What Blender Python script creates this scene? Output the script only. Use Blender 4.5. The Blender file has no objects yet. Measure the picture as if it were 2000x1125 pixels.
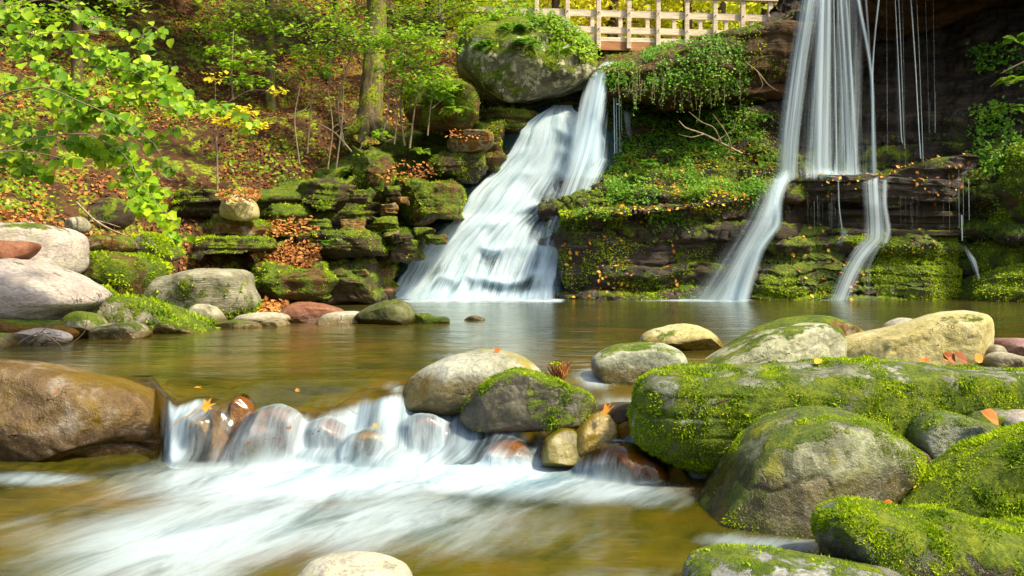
import bpy, math, random
import numpy as np
from mathutils import Vector

# ------------------------------------------------------------------ camera, world, sun, exposure
SC = bpy.context.scene
FPX = 1732.0; CAMZ = 0.75; HOR = 500.0
TILT = math.atan((562.5 - HOR) / FPX)
cd = bpy.data.cameras.new('camera'); cam = bpy.data.objects.new('camera', cd)
SC.collection.objects.link(cam); SC.camera = cam
cam.location = (0, 0, CAMZ); cam.rotation_euler = (math.pi / 2 - TILT, 0, 0)
cd.sensor_width = 36; cd.lens = 36 * FPX / 2000; cd.clip_start = 0.05; cd.clip_end = 600

SUN_EL, SUN_AZ = math.radians(52), math.radians(118)   # az: clockwise from +Y (north)
w = bpy.data.worlds.new('World'); SC.world = w; w.use_nodes = True
wn = w.node_tree; bg = wn.nodes['Background']
sky = wn.nodes.new('ShaderNodeTexSky'); sky.sky_type = 'NISHITA'; sky.sun_disc = False
sky.sun_elevation = SUN_EL; sky.sun_rotation = SUN_AZ; sky.dust_density = 4.0; sky.air_density = 1.0; sky.ozone_density = 0.3
wn.links.new(sky.outputs[0], bg.inputs[0]); bg.inputs[1].default_value = 0.10
sl = bpy.data.lights.new('sun', 'SUN'); sl.energy = 3.2; sl.angle = math.radians(5); sl.color = (1, .87, .62)
so = bpy.data.objects.new('sun', sl); SC.collection.objects.link(so)
sd = Vector((math.sin(SUN_AZ) * math.cos(SUN_EL), math.cos(SUN_AZ) * math.cos(SUN_EL), math.sin(SUN_EL)))
so.rotation_euler = sd.to_track_quat('Z', 'Y').to_euler(); so.location = sd * 60
SC.view_settings.view_transform = 'Standard'; SC.view_settings.look = 'None'
SC.view_settings.gamma = 1; SC.view_settings.exposure = 1.3
cy = SC.cycles
cy.max_bounces = 6; cy.diffuse_bounces = 3; cy.glossy_bounces = 3; cy.transmission_bounces = 3
cy.transparent_max_bounces = 24; cy.caustics_reflective = False; cy.caustics_refractive = False
cy.sample_clamp_indirect = 4; cy.use_denoising = True

# ------------------------------------------------------------------ pixel -> world helpers
ct, st = math.cos(TILT), math.sin(TILT)
def ray(px, py):
    x = (px - 1000) / FPX; v = (562.5 - py) / FPX
    return np.array((x, ct + v * st, -st + v * ct))
def at(px, py, Y):
    d = ray(px, py); s = Y / d[1]
    return np.array((d[0] * s, Y, CAMZ + d[2] * s))
def gp(px, py, z=0.0):
    d = ray(px, py); s = (z - CAMZ) / d[2]
    return np.array((d[0] * s, d[1] * s, z))
def topix(P):
    P = np.asarray(P, float); x = P[..., 0]; y = P[..., 1]; z = P[..., 2] - CAMZ
    fw = y * ct - z * st; up = y * st + z * ct
    return 1000 + FPX * x / fw, 562.5 - FPX * up / fw

# ------------------------------------------------------------------ numpy noise
def _h(i, j, k):
    n = (i * 374761393 + j * 668265263 + k * 2147483647 * 3 + i * j * 1274126177 % 1013904223) & 0xffffffff
    n = (n ^ (n >> 13)) * 1274126177 & 0xffffffff
    n = (n ^ (n >> 16)) * 2246822519 & 0xffffffff
    n = n ^ (n >> 15)
    return (n & 0xffffff) / float(0x1000000)
def vn(P):
    P = np.asarray(P, float); I = np.floor(P).astype(np.int64); f = P - I; u = f * f * (3 - 2 * f)
    x, y, z = I[..., 0], I[..., 1], I[..., 2]; a, b, c = u[..., 0], u[..., 1], u[..., 2]
    def L(p, q, t): return p + (q - p) * t
    return L(L(L(_h(x, y, z), _h(x + 1, y, z), a), L(_h(x, y + 1, z), _h(x + 1, y + 1, z), a), b),
             L(L(_h(x, y, z + 1), _h(x + 1, y, z + 1), a), L(_h(x, y + 1, z + 1), _h(x + 1, y + 1, z + 1), a), b), c) * 2 - 1
def fbm(P, o=4, g=.5):
    s = 0; a = 1; t = 0; Q = np.array(P, float)
    for i in range(o):
        s = s + a * vn(Q); t += a; a *= g; Q = Q * 2.03 + 17.3
    return s / t
def sstep(a, b, x):
    t = np.clip((x - a) / (b - a), 0, 1); return t * t * (3 - 2 * t)

# ------------------------------------------------------------------ mesh helpers
def wloc(o):
    p = np.zeros(3)
    while o is not None: p = p + np.array(o.location); o = o.parent
    return p
def npmesh(name, V, F, mat, parent=None, loc=None, attrs=None, smooth=True, uv=None, extra=None):
    """V (n,3), F (m,k) one polygon size, extra: list of other polygons"""
    V = np.asarray(V, float); F = np.asarray(F, np.int64)
    me = bpy.data.meshes.new(name)
    k = F.shape[1]; ex = extra or []
    nl = F.size + sum(len(e) for e in ex)
    me.vertices.add(len(V)); me.loops.add(nl); me.polygons.add(len(F) + len(ex))
    if loc is None: L0 = np.zeros(3)
    else: L0 = np.asarray(loc, float)
    me.vertices.foreach_set('co', (V - L0).ravel())
    li = np.concatenate([F.ravel()] + [np.array(e) for e in ex]) if ex else F.ravel()
    me.loops.foreach_set('vertex_index', li.astype(np.int32))
    starts = list(np.arange(len(F)) * k); s = F.size
    for e in ex: starts.append(s); s += len(e)
    me.polygons.foreach_set('loop_start', np.array(starts, np.int32))
    me.update(calc_edges=True)
    me.polygons.foreach_set('use_smooth', np.full(len(me.polygons), smooth))
    if attrs:
        for an, av in attrs.items():
            a = me.attributes.new(an, 'FLOAT', 'POINT'); a.data.foreach_set('value', np.asarray(av, np.float32).ravel())
    if uv is not None:
        ul = me.uv_layers.new(name='UVMap'); ul.data.foreach_set('uv', np.asarray(uv, np.float32)[li].ravel())
    me.materials.append(mat)
    o = bpy.data.objects.new(name, me); SC.collection.objects.link(o)
    if parent is not None:
        o.parent = parent
        pl = wloc(parent); o.location = tuple(L0 - pl)
    else: o.location = tuple(L0)
    return o
def tag(o, label, cat=None, group=None, kind=None):
    if label: o['label'] = label
    if cat: o['category'] = cat
    if group: o['group'] = group
    if kind: o['kind'] = kind
    return o
def empty(name, loc):
    o = bpy.data.objects.new(name, None); SC.collection.objects.link(o); o.location = tuple(loc)
    o.empty_display_size = .1; return o
def gridF(nu, nv, wrap=False):
    i = np.arange(nu - 1)[:, None]; j = np.arange(nv if wrap else nv - 1)[None, :]
    j2 = (j + 1) % nv
    a = i * nv + j; b = (i + 1) * nv + j; c = (i + 1) * nv + j2; d = i * nv + j2
    return np.stack([a, b, c, d], -1).reshape(-1, 4)
def cr(P, n, closed=False):
    """Catmull-Rom resample of P (k,d) to n points (uniform in parameter of chord)"""
    P = np.asarray(P, float); k = len(P)
    if closed: Q = np.concatenate([P[-1:], P, P[:2]])
    else: Q = np.concatenate([2 * P[:1] - P[1:2], P, 2 * P[-1:] - P[-2:-1]])
    segs = k if closed else k - 1
    ts = np.linspace(0, segs, segs * 12 + 1); i = np.minimum(ts.astype(int), segs - 1); t = (ts - i)[:, None]
    p0, p1, p2, p3 = Q[i], Q[i + 1], Q[i + 2], Q[i + 3]
    C = .5 * (2 * p1 + (p2 - p0) * t + (2 * p0 - 5 * p1 + 4 * p2 - p3) * t * t + (3 * p1 - p0 - 3 * p2 + p3) * t ** 3)
    d = np.r_[0, np.cumsum(np.linalg.norm(np.diff(C, axis=0), axis=1))]
    s = np.linspace(0, d[-1], n + 1)[:-1] if closed else np.linspace(0, d[-1], n)
    return np.stack([np.interp(s, d, C[:, a]) for a in range(P.shape[1])], 1)
def crp(P, n):
    """Catmull-Rom along axis 0, uniform parameter (keeps rows aligned)"""
    P = np.asarray(P, float); k = len(P)
    Q = np.concatenate([2 * P[:1] - P[1:2], P, 2 * P[-1:] - P[-2:-1]])
    ts = np.linspace(0, k - 1, n); i = np.minimum(ts.astype(int), k - 2)
    t = (ts - i).reshape((-1,) + (1,) * (P.ndim - 1))
    p0, p1, p2, p3 = Q[i], Q[i + 1], Q[i + 2], Q[i + 3]
    return _crx(p0, p1, p2, p3, t)
def _crx(p0, p1, p2, p3, t):
    c = .5 * (2 * p1 + (p2 - p0) * t + (2 * p0 - 5 * p1 + 4 * p2 - p3) * t * t + (3 * p1 - p0 - 3 * p2 + p3) * t ** 3)
    return .6 * c + .4 * (p1 * (1 - t) + p2 * t)
def gnorm(G):
    a = np.gradient(G, axis=0); b = np.gradient(G, axis=1); n = np.cross(a, b)
    return n / (np.linalg.norm(n, axis=-1, keepdims=True) + 1e-9)
def loft(C, nu, nv):
    """C (a,b,3) control grid -> (nu,nv,3)"""
    G = crp(C, nu); return np.swapaxes(crp(np.swapaxes(G, 0, 1), nv), 0, 1)
def loftpx(secs, nu, nv):
    return loft(np.array([[at(px, py, Y) for (py, Y) in s] for px, s in secs]), nu, nv)
def strat(G, amp, h, seed, warp=.5, dirs=None):
    """layered rock: push in and out in beds of height about h"""
    N = gnorm(G) if dirs is None else dirs
    z = G[..., 2] / h + warp * (fbm(G * .5 + seed, 3) * 3 + fbm(G * 1.9 + seed, 3) * .9)
    i = np.floor(z); f = z - i
    a = _h((i + seed * 7).astype(np.int64), (i * 0).astype(np.int64), (i * 0 + 3).astype(np.int64)) * 2 - 1
    b = _h((i + 1 + seed * 7).astype(np.int64), (i * 0).astype(np.int64), (i * 0 + 3).astype(np.int64)) * 2 - 1
    s = a + (b - a) * sstep(.78, 1, f) - .55 * np.exp(-((f - .98) / .07) ** 2) - .3 * np.exp(-((f - .02) / .06) ** 2)
    s = s * (.55 + .9 * sstep(-.3, .4, fbm(G * 1.3 + seed + 9, 3)))
    return G + N * (s * amp)[..., None]
def surf_sample(V, F, n, rng, cond=None):
    T = np.concatenate([F[:, [0, 1, 2]], F[:, [0, 2, 3]]]) if F.shape[1] == 4 else F
    a, b, c = V[T[:, 0]], V[T[:, 1]], V[T[:, 2]]
    N = np.cross(b - a, c - a); A = np.linalg.norm(N, axis=1); N = N / (A[:, None] + 1e-12)
    if cond is not None: A = A * cond((a + b + c) / 3, N)
    if A.sum() <= 0: return np.zeros((0, 3)), np.zeros((0, 3))
    k = rng.choice(len(T), n, p=A / A.sum()); r1 = np.sqrt(rng.random(n))[:, None]; r2 = rng.random(n)[:, None]
    return a[k] * (1 - r1) + b[k] * (r1 * (1 - r2)) + c[k] * (r1 * r2), N[k]
SHAPES = {
    'rhomb': (np.array([(0, 0, 0), (.34, .45, .06), (0, 1, -.05), (-.34, .45, .06)], float), np.array([[0, 1, 2, 3]])),
    'round': (np.array([(0, 0, 0), (.46, .12, .07), (.52, .5, .08), (.26, .86, .02), (0, 1.08, -.12), (-.26, .86, .02), (-.52, .5, .08), (-.46, .12, .07), (0, .5, -.03)], float),
              np.array([[0, 1, 2, 8], [8, 2, 3, 4], [8, 4, 5, 6], [0, 8, 6, 7]])),
    'maple': (np.array([(0, 0, 0), (.2, .22, .05), (.55, .3, .1), (.3, .5, .03), (.42, .85, .1), (.1, .62, 0), (0, 1.1, -.12), (-.1, .62, 0), (-.42, .85, .1), (-.3, .5, .03), (-.55, .3, .1), (-.2, .22, .05)], float),
              np.array([[0, 1, 3, 5], [1, 2, 3, 3], [3, 4, 5, 5], [5, 6, 7, 0], [0, 7, 9, 11], [7, 8, 9, 9], [9, 10, 11, 11]])),
    'blade': (np.array([(-.12, 0, 0), (.12, 0, 0), (.05, .6, .12), (0, 1, .35)], float), np.array([[0, 1, 2, 3]])),
}
SHAPES['maple'] = (SHAPES['maple'][0], np.array([[0, 1, 3, 5], [1, 2, 3, 1], [3, 4, 5, 3], [0, 5, 6, 7], [0, 7, 9, 11], [7, 8, 9, 7], [9, 10, 11, 9]]))
# triangles are kept as small kites so every face has four corners
m_ = SHAPES['maple'][0]; m_ = np.concatenate([m_, [(.42, .45, .08), (.4, .66, .07), (-.4, .66, .07), (-.42, .45, .08)]])
SHAPES['maple'] = (m_, np.array([[0, 1, 3, 5], [1, 2, 12, 3], [3, 13, 4, 5], [0, 5, 6, 7], [0, 7, 9, 11], [7, 8, 14, 9], [9, 15, 10, 11]]))
def leaves(P, N, size, rng, shape='rhomb', tilt=.5, up=None, aspect=1.0, upj=.45):
    """leaf meshes at P with normals near N. returns V,F,rnd"""
    S, SF = SHAPES[shape]; n = len(P)
    N = N + rng.normal(0, tilt, (n, 3)); N /= np.linalg.norm(N, axis=1, keepdims=True) + 1e-9
    T = rng.normal(0, 1, (n, 3)) if up is None else np.broadcast_to(np.asarray(up, float), (n, 3)) + rng.normal(0, upj, (n, 3))
    T = T - N * (T * N).sum(1, keepdims=True); T /= np.linalg.norm(T, axis=1, keepdims=True) + 1e-9
    B = np.cross(T, N)
    sz = np.broadcast_to(size, (n,)) * rng.uniform(.45, 1.3, n)
    V = P[:, None] + sz[:, None, None] * (S[None, :, 0:1] * aspect * B[:, None] + S[None, :, 1:2] * T[:, None] + S[None, :, 2:3] * N[:, None])
    F = SF[None] + (np.arange(n) * len(S))[:, None, None]
    return V.reshape(-1, 3), F.reshape(-1, SF.shape[1]), np.repeat(rng.random(n), len(S))
def cat_(parts):
    V = []; F = []; R = []; o = 0
    for v, f, r in parts:
        V.append(v); F.append(f + o); R.append(r); o += len(v)
    return np.concatenate(V), np.concatenate(F), np.concatenate(R)
def tube(path, rad, k=8, n=None, amp=0, seed=0, flare=0):
    path = np.asarray(path, float); rad = np.asarray(rad, float)
    n = n or len(path) * 3
    D = crp(np.c_[path, rad], n); C = D[:, :3]; r = np.maximum(D[:, 3], .0006)
    t = np.gradient(C, axis=0); t /= np.linalg.norm(t, axis=1, keepdims=True) + 1e-9
    ref = np.array((.13, 1, .07)); a = np.cross(t, ref); a /= np.linalg.norm(a, axis=1, keepdims=True) + 1e-9; b = np.cross(t, a)
    th = np.linspace(0, 2 * np.pi, k, endpoint=False)
    rr = r[:, None] * np.ones(k)[None]
    if flare:
        s = np.linspace(0, 1, n)[:, None]; rr = rr * (1 + flare * np.exp(-s * 14) * (1 + .5 * np.cos(th * 4 + seed)[None]))
    V = C[:, None] + rr[..., None] * (np.cos(th)[None, :, None] * a[:, None] + np.sin(th)[None, :, None] * b[:, None])
    if amp: V = V + (V - C[:, None]) * (fbm(V * 9 + seed, 3) * amp)[..., None]
    V = V.reshape(-1, 3)
    return V, gridF(n, k, True), np.full(len(V), .5)

# ------------------------------------------------------------------ materials
class M_:
    def __init__(s, name):
        s.m = bpy.data.materials.new(name); s.m.use_nodes = True; s.t = s.m.node_tree; s.t.nodes.clear()
        s.out = s.t.nodes.new('ShaderNodeOutputMaterial')
    def n(s, typ, inp=None, **props):
        nd = s.t.nodes.new('ShaderNode' + typ)
        for k, v in props.items(): setattr(nd, k, v)
        for k, v in (inp or {}).items():
            sk = nd.inputs[k]
            if isinstance(v, bpy.types.NodeSocket): s.t.links.new(v, sk)
            else:
                if sk.type == 'RGBA' and len(v) == 3: v = (*v, 1)
                sk.default_value = v
        return nd
    def math(s, op, a, b=0.0, c=0.0, clamp=False):
        return s.n('Math', {0: a, 1: b, 2: c}, operation=op, use_clamp=clamp).outputs[0]
    def mix(s, f, a, b, blend='MIX'):
        nd = s.t.nodes.new('ShaderNodeMix'); nd.data_type = 'RGBA'; nd.blend_type = blend
        for k, v in ((0, f), (6, a), (7, b)):
            sk = nd.inputs[k]
            if isinstance(v, bpy.types.NodeSocket): s.t.links.new(v, sk)
            else: sk.default_value = (*v, 1) if k else v
        return nd.outputs[2]
    def ramp(s, f, stops):
        nd = s.t.nodes.new('ShaderNodeValToRGB'); s.t.links.new(f, nd.inputs[0]); e = nd.color_ramp.elements
        while len(e) < len(stops): e.new(.5)
        for i, (p, c) in enumerate(stops):
            e[i].position = p; e[i].color = (*c, 1) if isinstance(c, tuple) else (c, c, c, 1)
        return nd.outputs[0]
    def noise(s, vec, scale, detail=5, rough=.55, dist=0.0):
        return s.n('TexNoise', {'Vector': vec, 'Scale': scale, 'Detail': detail, 'Roughness': rough, 'Distortion': dist}).outputs[0]
    def scl(s, vec, x, y, z):
        return s.n('VectorMath', {0: vec, 1: (x, y, z)}, operation='MULTIPLY').outputs[0]
    def smooth(s, f, a, b):
        return s.n('MapRange', {0: f, 1: a, 2: b}, interpolation_type='SMOOTHSTEP').outputs[0]
    def fin(s, sh):
        s.t.links.new(sh, s.out.inputs[0]); return s.m
    def link(s, a, b): s.t.links.new(a, b)
_mc = {}
MOSS = ((.020, .036, .002), (.085, .14, .004), (.26, .31, .006))
def rock_mat(key, cols, moss=0.0, rough=.75, sc=1.0, strata=0.0, lichen=0.0, wet=None, moss_cols=MOSS, bump=1.0, mscale=1.0, stain=None, side=0.0, mossz=None, gloss_top=0.0, crack=.5, spec=.4):
    if key in _mc: return _mc[key]
    k = M_('rock_' + key); g = k.n('NewGeometry'); pos = g.outputs['Position']; nz = k.n('SeparateXYZ', {0: g.outputs['Normal']}).outputs[2]
    v = k.scl(pos, 1, 1, 1 + strata * 4)
    n1 = k.noise(v, 2.2 * sc, 7, .6, .3)
    col = k.ramp(n1, [(.3, cols[0]), (.5, cols[1]), (.68, cols[2])])
    n2 = k.noise(v, 22 * sc, 6, .65)
    col = k.mix(1.0, col, k.ramp(n2, [(.3, .55), (.5, .95), (.7, 1.25)]), 'MULTIPLY')
    if stain:
        ns = k.noise(pos, 1.6 * sc, 5, .6, .6); col = k.mix(k.smooth(ns, .48, .66), col, stain)
    if lichen:
        nl = k.noise(pos, 6 * sc, 8, .7, .2); col = k.mix(k.math('MULTIPLY', k.smooth(nl, .5, .58), lichen), col, (.50, .50, .36))
        nl2 = k.noise(pos, 14 * sc, 6, .7); col = k.mix(k.math('MULTIPLY', k.smooth(nl2, .58, .64), lichen * .6), col, (.10, .09, .06))
    vo = k.n('TexVoronoi', {'Vector': k.n('VectorMath', {0: v, 1: k.n('VectorMath', {0: k.n('TexNoise', {'Vector': pos, 'Scale': 3 * sc, 'Detail': 4}).outputs[1], 1: (.5, .5, .5)}, operation='SCALE').outputs[0]}, operation='ADD').outputs[0], 'Scale': 1.5 * sc}, feature='DISTANCE_TO_EDGE').outputs[0]
    ck = k.math('MULTIPLY', k.math('SUBTRACT', 1.0, k.smooth(vo, 0, .018)), k.smooth(k.noise(pos, 1.7 * sc, 3), .52, .62))
    col = k.mix(k.math('MULTIPLY', ck, crack), col, (.02, .016, .01))
    pit = k.n('TexVoronoi', {'Vector': v, 'Scale': 9 * sc, 'Randomness': 1.0}).outputs[0]
    hb = k.math('ADD', k.math('MULTIPLY', n2, .5), k.math('MULTIPLY', k.noise(v, 75 * sc, 5, .7), .28))
    hb = k.math('ADD', hb, k.math('MULTIPLY', n1, .8)); hb = k.math('ADD', hb, k.math('MULTIPLY', pit, .22)); hb = k.math('SUBTRACT', hb, k.math('MULTIPLY', ck, .5 * crack))
    rg = rough
    if wet is not None:
        pz = k.n('SeparateXYZ', {0: pos}).outputs[2]
        wz = k.math('ADD', pz, k.math('MULTIPLY', k.noise(pos, 5, 4), -.10))
        wf = k.math('SUBTRACT', 1.0, k.smooth(wz, wet - .05, wet + .03))
        col = k.mix(wf, col, k.mix(1.0, col, (.36, .30, .20), 'MULTIPLY'))
        rg = k.n('MapRange', {0: wf, 3: rough, 4: .16}).outputs[0]
    if moss:
        mn = k.noise(pos, 3.2 * mscale, 7, .68, .2)
        mm = k.math('ADD', k.math('MULTIPLY', mn, 1.9), k.math('MULTIPLY', nz, .42 - side * .3))
        if mossz is not None: mm = k.math('SUBTRACT', mm, k.math('MULTIPLY', k.smooth(k.n('SeparateXYZ', {0: pos}).outputs[2], mossz - .5, mossz + .6), .6))
        th = 1.72 - moss * 1.1
        mf = k.smooth(mm, th - .06, th + .10)
        mfn = k.noise(pos, 34 * mscale, 5, .75)
        mc = k.ramp(k.math('ADD', k.math('MULTIPLY', k.noise(pos, 4.5 * mscale, 5, .7), .55), k.math('MULTIPLY', mfn, .5)),
                    [(.36, moss_cols[0]), (.5, moss_cols[1]), (.66, moss_cols[2])])
        col = k.mix(mf, col, mc)
        hb = k.math('ADD', hb, k.math('MULTIPLY', mf, k.math('MULTIPLY', mfn, 1.6)))
        rg = k.math('MAXIMUM', rg, k.math('MULTIPLY', mf, .85))
    col = k.n('HueSaturation', {'Saturation': 1.28, 'Value': .84, 'Color': col}).outputs[0]
    bp = k.n('Bump', {'Height': hb, 'Strength': .85, 'Distance': .035 * bump / sc})
    p = k.n('BsdfPrincipled', {'Base Color': col, 'Roughness': rg, 'Normal': bp.outputs[0], 'Specular IOR Level': spec})
    _mc[key] = k.fin(p.outputs[0]); return _mc[key]

def leaf_mat(key, stops, trans=.45, rough=.45, attr='rnd', spec=.35):
    k = M_(key); a = k.n('Attribute', attribute_name=attr).outputs['Fac']
    pos = k.n('NewGeometry').outputs['Position']
    f = k.math('ADD', k.math('MULTIPLY', a, .75), k.math('MULTIPLY', k.noise(pos, 1.2, 3), .5))
    f = k.math('SUBTRACT', f, .12, clamp=True)
    col = k.ramp(f, stops)
    p = k.n('BsdfPrincipled', {'Base Color': col, 'Roughness': rough, 'Specular IOR Level': spec})
    tr = k.n('BsdfTranslucent', {'Color': col})
    mx = k.n('MixShader', {0: trans, 1: p.outputs[0], 2: tr.outputs[0]})
    return k.fin(mx.outputs[0])
def simple_mat(key, c1, c2, scale=8, rough=.8, bump=.01, stretch=(1, 1, 1), moss=0, spec=.3):
    k = M_(key); g = k.n('NewGeometry'); pos = g.outputs['Position']
    v = k.scl(pos, *stretch); n = k.noise(v, scale, 7, .65, .4)
    col = k.ramp(n, [(.32, c1), (.66, c2)])
    if moss:
        mf = k.smooth(k.noise(pos, 3, 6, .7), .62 - moss * .3, .72 - moss * .3)
        col = k.mix(mf, col, k.ramp(k.noise(pos, 25, 4), [(.35, MOSS[0]), (.65, MOSS[2])]))
    b = k.n('Bump', {'Height': k.math('ADD', n, k.math('MULTIPLY', k.noise(v, scale * 5, 4), .4)), 'Distance': bump, 'Strength': 1.0})
    return k.fin(k.n('BsdfPrincipled', {'Base Color': col, 'Roughness': rough, 'Normal': b.outputs[0], 'Specular IOR Level': spec}).outputs[0])

# rock palettes
PALE = ((.28, .265, .19), (.43, .41, .32), (.60, .57, .46))
CREAM = ((.34, .30, .14), (.50, .45, .24), (.64, .59, .38))
PURP = ((.33, .29, .26), (.50, .455, .41), (.64, .59, .53))
GREY = ((.13, .125, .085), (.25, .24, .17), (.42, .40, .31))
DARK = ((.035, .026, .016), (.075, .056, .034), (.14, .11, .07))
BROWN = ((.09, .05, .02), (.19, .11, .045), (.32, .21, .10))
REDB = ((.12, .055, .035), (.22, .11, .075), (.34, .2, .14))
TEAL = ((.010, .028, .03), (.035, .075, .08), (.09, .14, .15))
WETD = ((.018, .013, .008), (.05, .034, .02), (.12, .09, .065))

mat_cliff = rock_mat('cliff', ((.010, .007, .004), (.032, .022, .012), (.085, .06, .035)), moss=.62, mossz=3.0, strata=1, sc=.7, side=.6, rough=.6, mscale=.55)  # near-black rock, losing moss with height, paints the overhang's shade in the hollow
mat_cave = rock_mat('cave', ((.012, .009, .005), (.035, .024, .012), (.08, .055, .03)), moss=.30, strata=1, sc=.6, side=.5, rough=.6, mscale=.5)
mat_ledge_moss = rock_mat('ledge_moss', DARK, moss=.80, strata=1, sc=.8, side=.9, mscale=.7)
mat_wet_ledge = rock_mat('wet_ledge', ((.012, .008, .005), (.035, .023, .015), (.13, .10, .085)), moss=.60, strata=1.2, sc=1.2, side=1.0, rough=.3, mscale=1.1, spec=.5, bump=1.6)
mat_teal = rock_mat('cascade', TEAL, moss=0, strata=.8, sc=.8, rough=.3)
mat_hill = simple_mat('hill_soil', (.022, .010, .004), (.085, .038, .012), 5, .9, .03, moss=.45)

# ------------------------------------------------------------------ rock builder
ALLR = {}
def rock(name, label, outline, Y, depth, mat, seed=1, amp=.05, p=.62, facets=0, strata=0, sharp=0.0, cat='rock', group=None, n=96, m=44, lean=0.0, parent=None, kind=None, back=1.0, fine=1.0):
    """closed boulder whose widest section follows the outline at distance Y; it bulges `depth` to the front and the back"""
    O = np.array([at(px, py, Y) for px, py in outline])[:, [0, 2]]
    O = cr(O, n, True); lo, hi = O.min(0), O.max(0); w, h = hi - lo; c = (lo + hi) / 2; size = math.sqrt(w * h)
    a = max(0, (w - h) / 2 * .8); b = max(0, (h - w) / 2 * .8)
    q = np.stack([np.clip(O[:, 0], c[0] - a, c[0] + a), np.clip(O[:, 1], c[1] - b, c[1] + b)], 1)
    uu = np.linspace(-1, 1, m); ph = np.sign(uu) * (np.pi / 2) * (1 - (1 - np.abs(uu)) ** (1 / p)); cs = np.maximum(np.cos(ph), .0) ** p; cs = np.maximum(cs, .02); sn = np.sign(np.sin(ph)) * np.abs(np.sin(ph)) ** .85
    dep = np.where(ph < 0, depth, depth * back)
    gq = (1 - (1 - cs) ** 2.5)[:, None, None]; cc = np.array([c])[None]; XZ = cc + (q[None] - cc) * gq + (O - q)[None] * cs[:, None, None]
    Yc = Y + (dep * sn)[:, None] + lean * (XZ[..., 1] - c[1])
    G = np.stack([XZ[..., 0], np.broadcast_to(Yc, XZ.shape[:2]), XZ[..., 1]], -1)
    C0 = np.array((c[0], Y, c[1])); rng = np.random.default_rng(seed)
    if facets:
        for _ in range(facets):
            nn = rng.normal(0, 1, 3); nn[1] = -abs(nn[1]) * 1.3 - .25; nn[2] *= .9; nn /= np.linalg.norm(nn)
            ext = np.abs(nn * np.array((w / 2, depth, h / 2))); L = math.sqrt((ext ** 2).sum()) * rng.uniform(.70 - sharp, .86 - sharp)
            d = ((G - C0) * nn).sum(-1) - L
            G = G - nn * (np.maximum(d, 0) * .88 * (.12 + .88 * np.abs(np.sin(ph)) ** .7)[:, None])[..., None]
    # outward directions
    qq = cc + (q[None] - cc) * gq * .8; D = G - np.stack([np.broadcast_to(qq[..., 0], G.shape[:2]), np.full(G.shape[:2], Y), np.broadcast_to(qq[..., 1], G.shape[:2])], -1)
    D /= np.linalg.norm(D, axis=-1, keepdims=True) + 1e-9
    pw = sstep(.92, .40, cs)[:, None, None]; D = D * (1 - pw) + pw * np.sign(np.sin(ph))[:, None, None] * np.array((0, 1., 0)); D /= np.linalg.norm(D, axis=-1, keepdims=True) + 1e-9
    edge = .35 + .65 * np.abs(np.sin(ph))[:, None]
    f = fbm(G / size * 1.7 + seed * 3.1, 3) * amp * size * 1.9 * edge + fbm(G / size * 6 + seed, 4, .6) * amp * size * .45 * fine
    r = 1 - np.abs(fbm(G / size * 3 + seed * 1.7, 3)); f = f - sstep(.90, 1, r) * amp * size * .22 * edge
    G = G + D * f[..., None]
    if strata: G = strat(G, strata * size, .16 * h if strata < .2 else .1 * h, seed, .35, D)
    V = G.reshape(-1, 3); F = gridF(m, n, True)[:, ::-1]
    loc = np.array((c[0], Y, V[:, 2].min()))
    extra = [list(range(n)), list(range((m - 1) * n, m * n))[::-1]]
    o = npmesh(name, V, F, mat, parent, loc, extra=extra)
    if parent is None: tag(o, label, cat, group, kind)
    ALLR[label] = (o, V, F)
    return o, V, F
def recalc(o):
    import bmesh
    bm = bmesh.new(); bm.from_mesh(o.data); bmesh.ops.recalc_face_normals(bm, faces=bm.faces); bm.to_mesh(o.data); bm.free()
mat_tuft = leaf_mat('moss_tuft', [(.1, (.02, .055, .003)), (.45, (.15, .27, .005)), (.9, (.48, .62, .012))], .3, .8, spec=.15)
def moss_on(rk, n, size=.014, thr=.0, ms=3.0, seed=5, nzb=.35, label=None, shape='blade', droop=.15, mat=None):
    o, V, F = rk; rng = np.random.default_rng(seed)
    Cn = V.mean(0)
    def cond(P, N):
        s = np.sign(((P - Cn) * N).sum(1)); nz = N[:, 2] * s
        f = fbm(P * ms + seed, 4, .6) + nz * nzb
        return sstep(thr - .12, thr + .12, f) * (P[:, 1] < Cn[1] + .12 * 9)
    P, N = surf_sample(V, F, n, rng, cond)
    s = np.sign(((P - Cn) * N).sum(1)); N = N * s[:, None]
    # blades stand along the normal and lean down
    T = N + rng.normal(0, .55, N.shape) + np.array((0, 0, -droop))
    S, SF = SHAPES[shape]; T /= np.linalg.norm(T, axis=1, keepdims=True)
    B = np.cross(T, rng.normal(0, 1, T.shape)); B /= np.linalg.norm(B, axis=1, keepdims=True) + 1e-9; U = np.cross(B, T)
    sz = size * rng.uniform(.5, 1.3, n) * np.clip(.85 + 1.3 * fbm(P * ms * 3.5 + 21, 3), .35, 1.9)
    W = P[:, None] - N[:, None] * (size * .15) + sz[:, None, None] * (S[None, :, 0:1] * 2.2 * B[:, None] + S[None, :, 1:2] * T[:, None] + S[None, :, 2:3] * U[:, None])
    FF = (SF[None] + (np.arange(n) * len(S))[:, None, None]).reshape(-1, 4)
    rn = np.clip(.64 + .95 * fbm(P * ms * 2.5 + 9, 4, .6) + rng.normal(0, .18, n), 0, 1)
    return npmesh('moss', W.reshape(-1, 3), FF, mat or mat_tuft, o, np.array(o.location), {'rnd': np.repeat(rn, len(S))})

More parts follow.
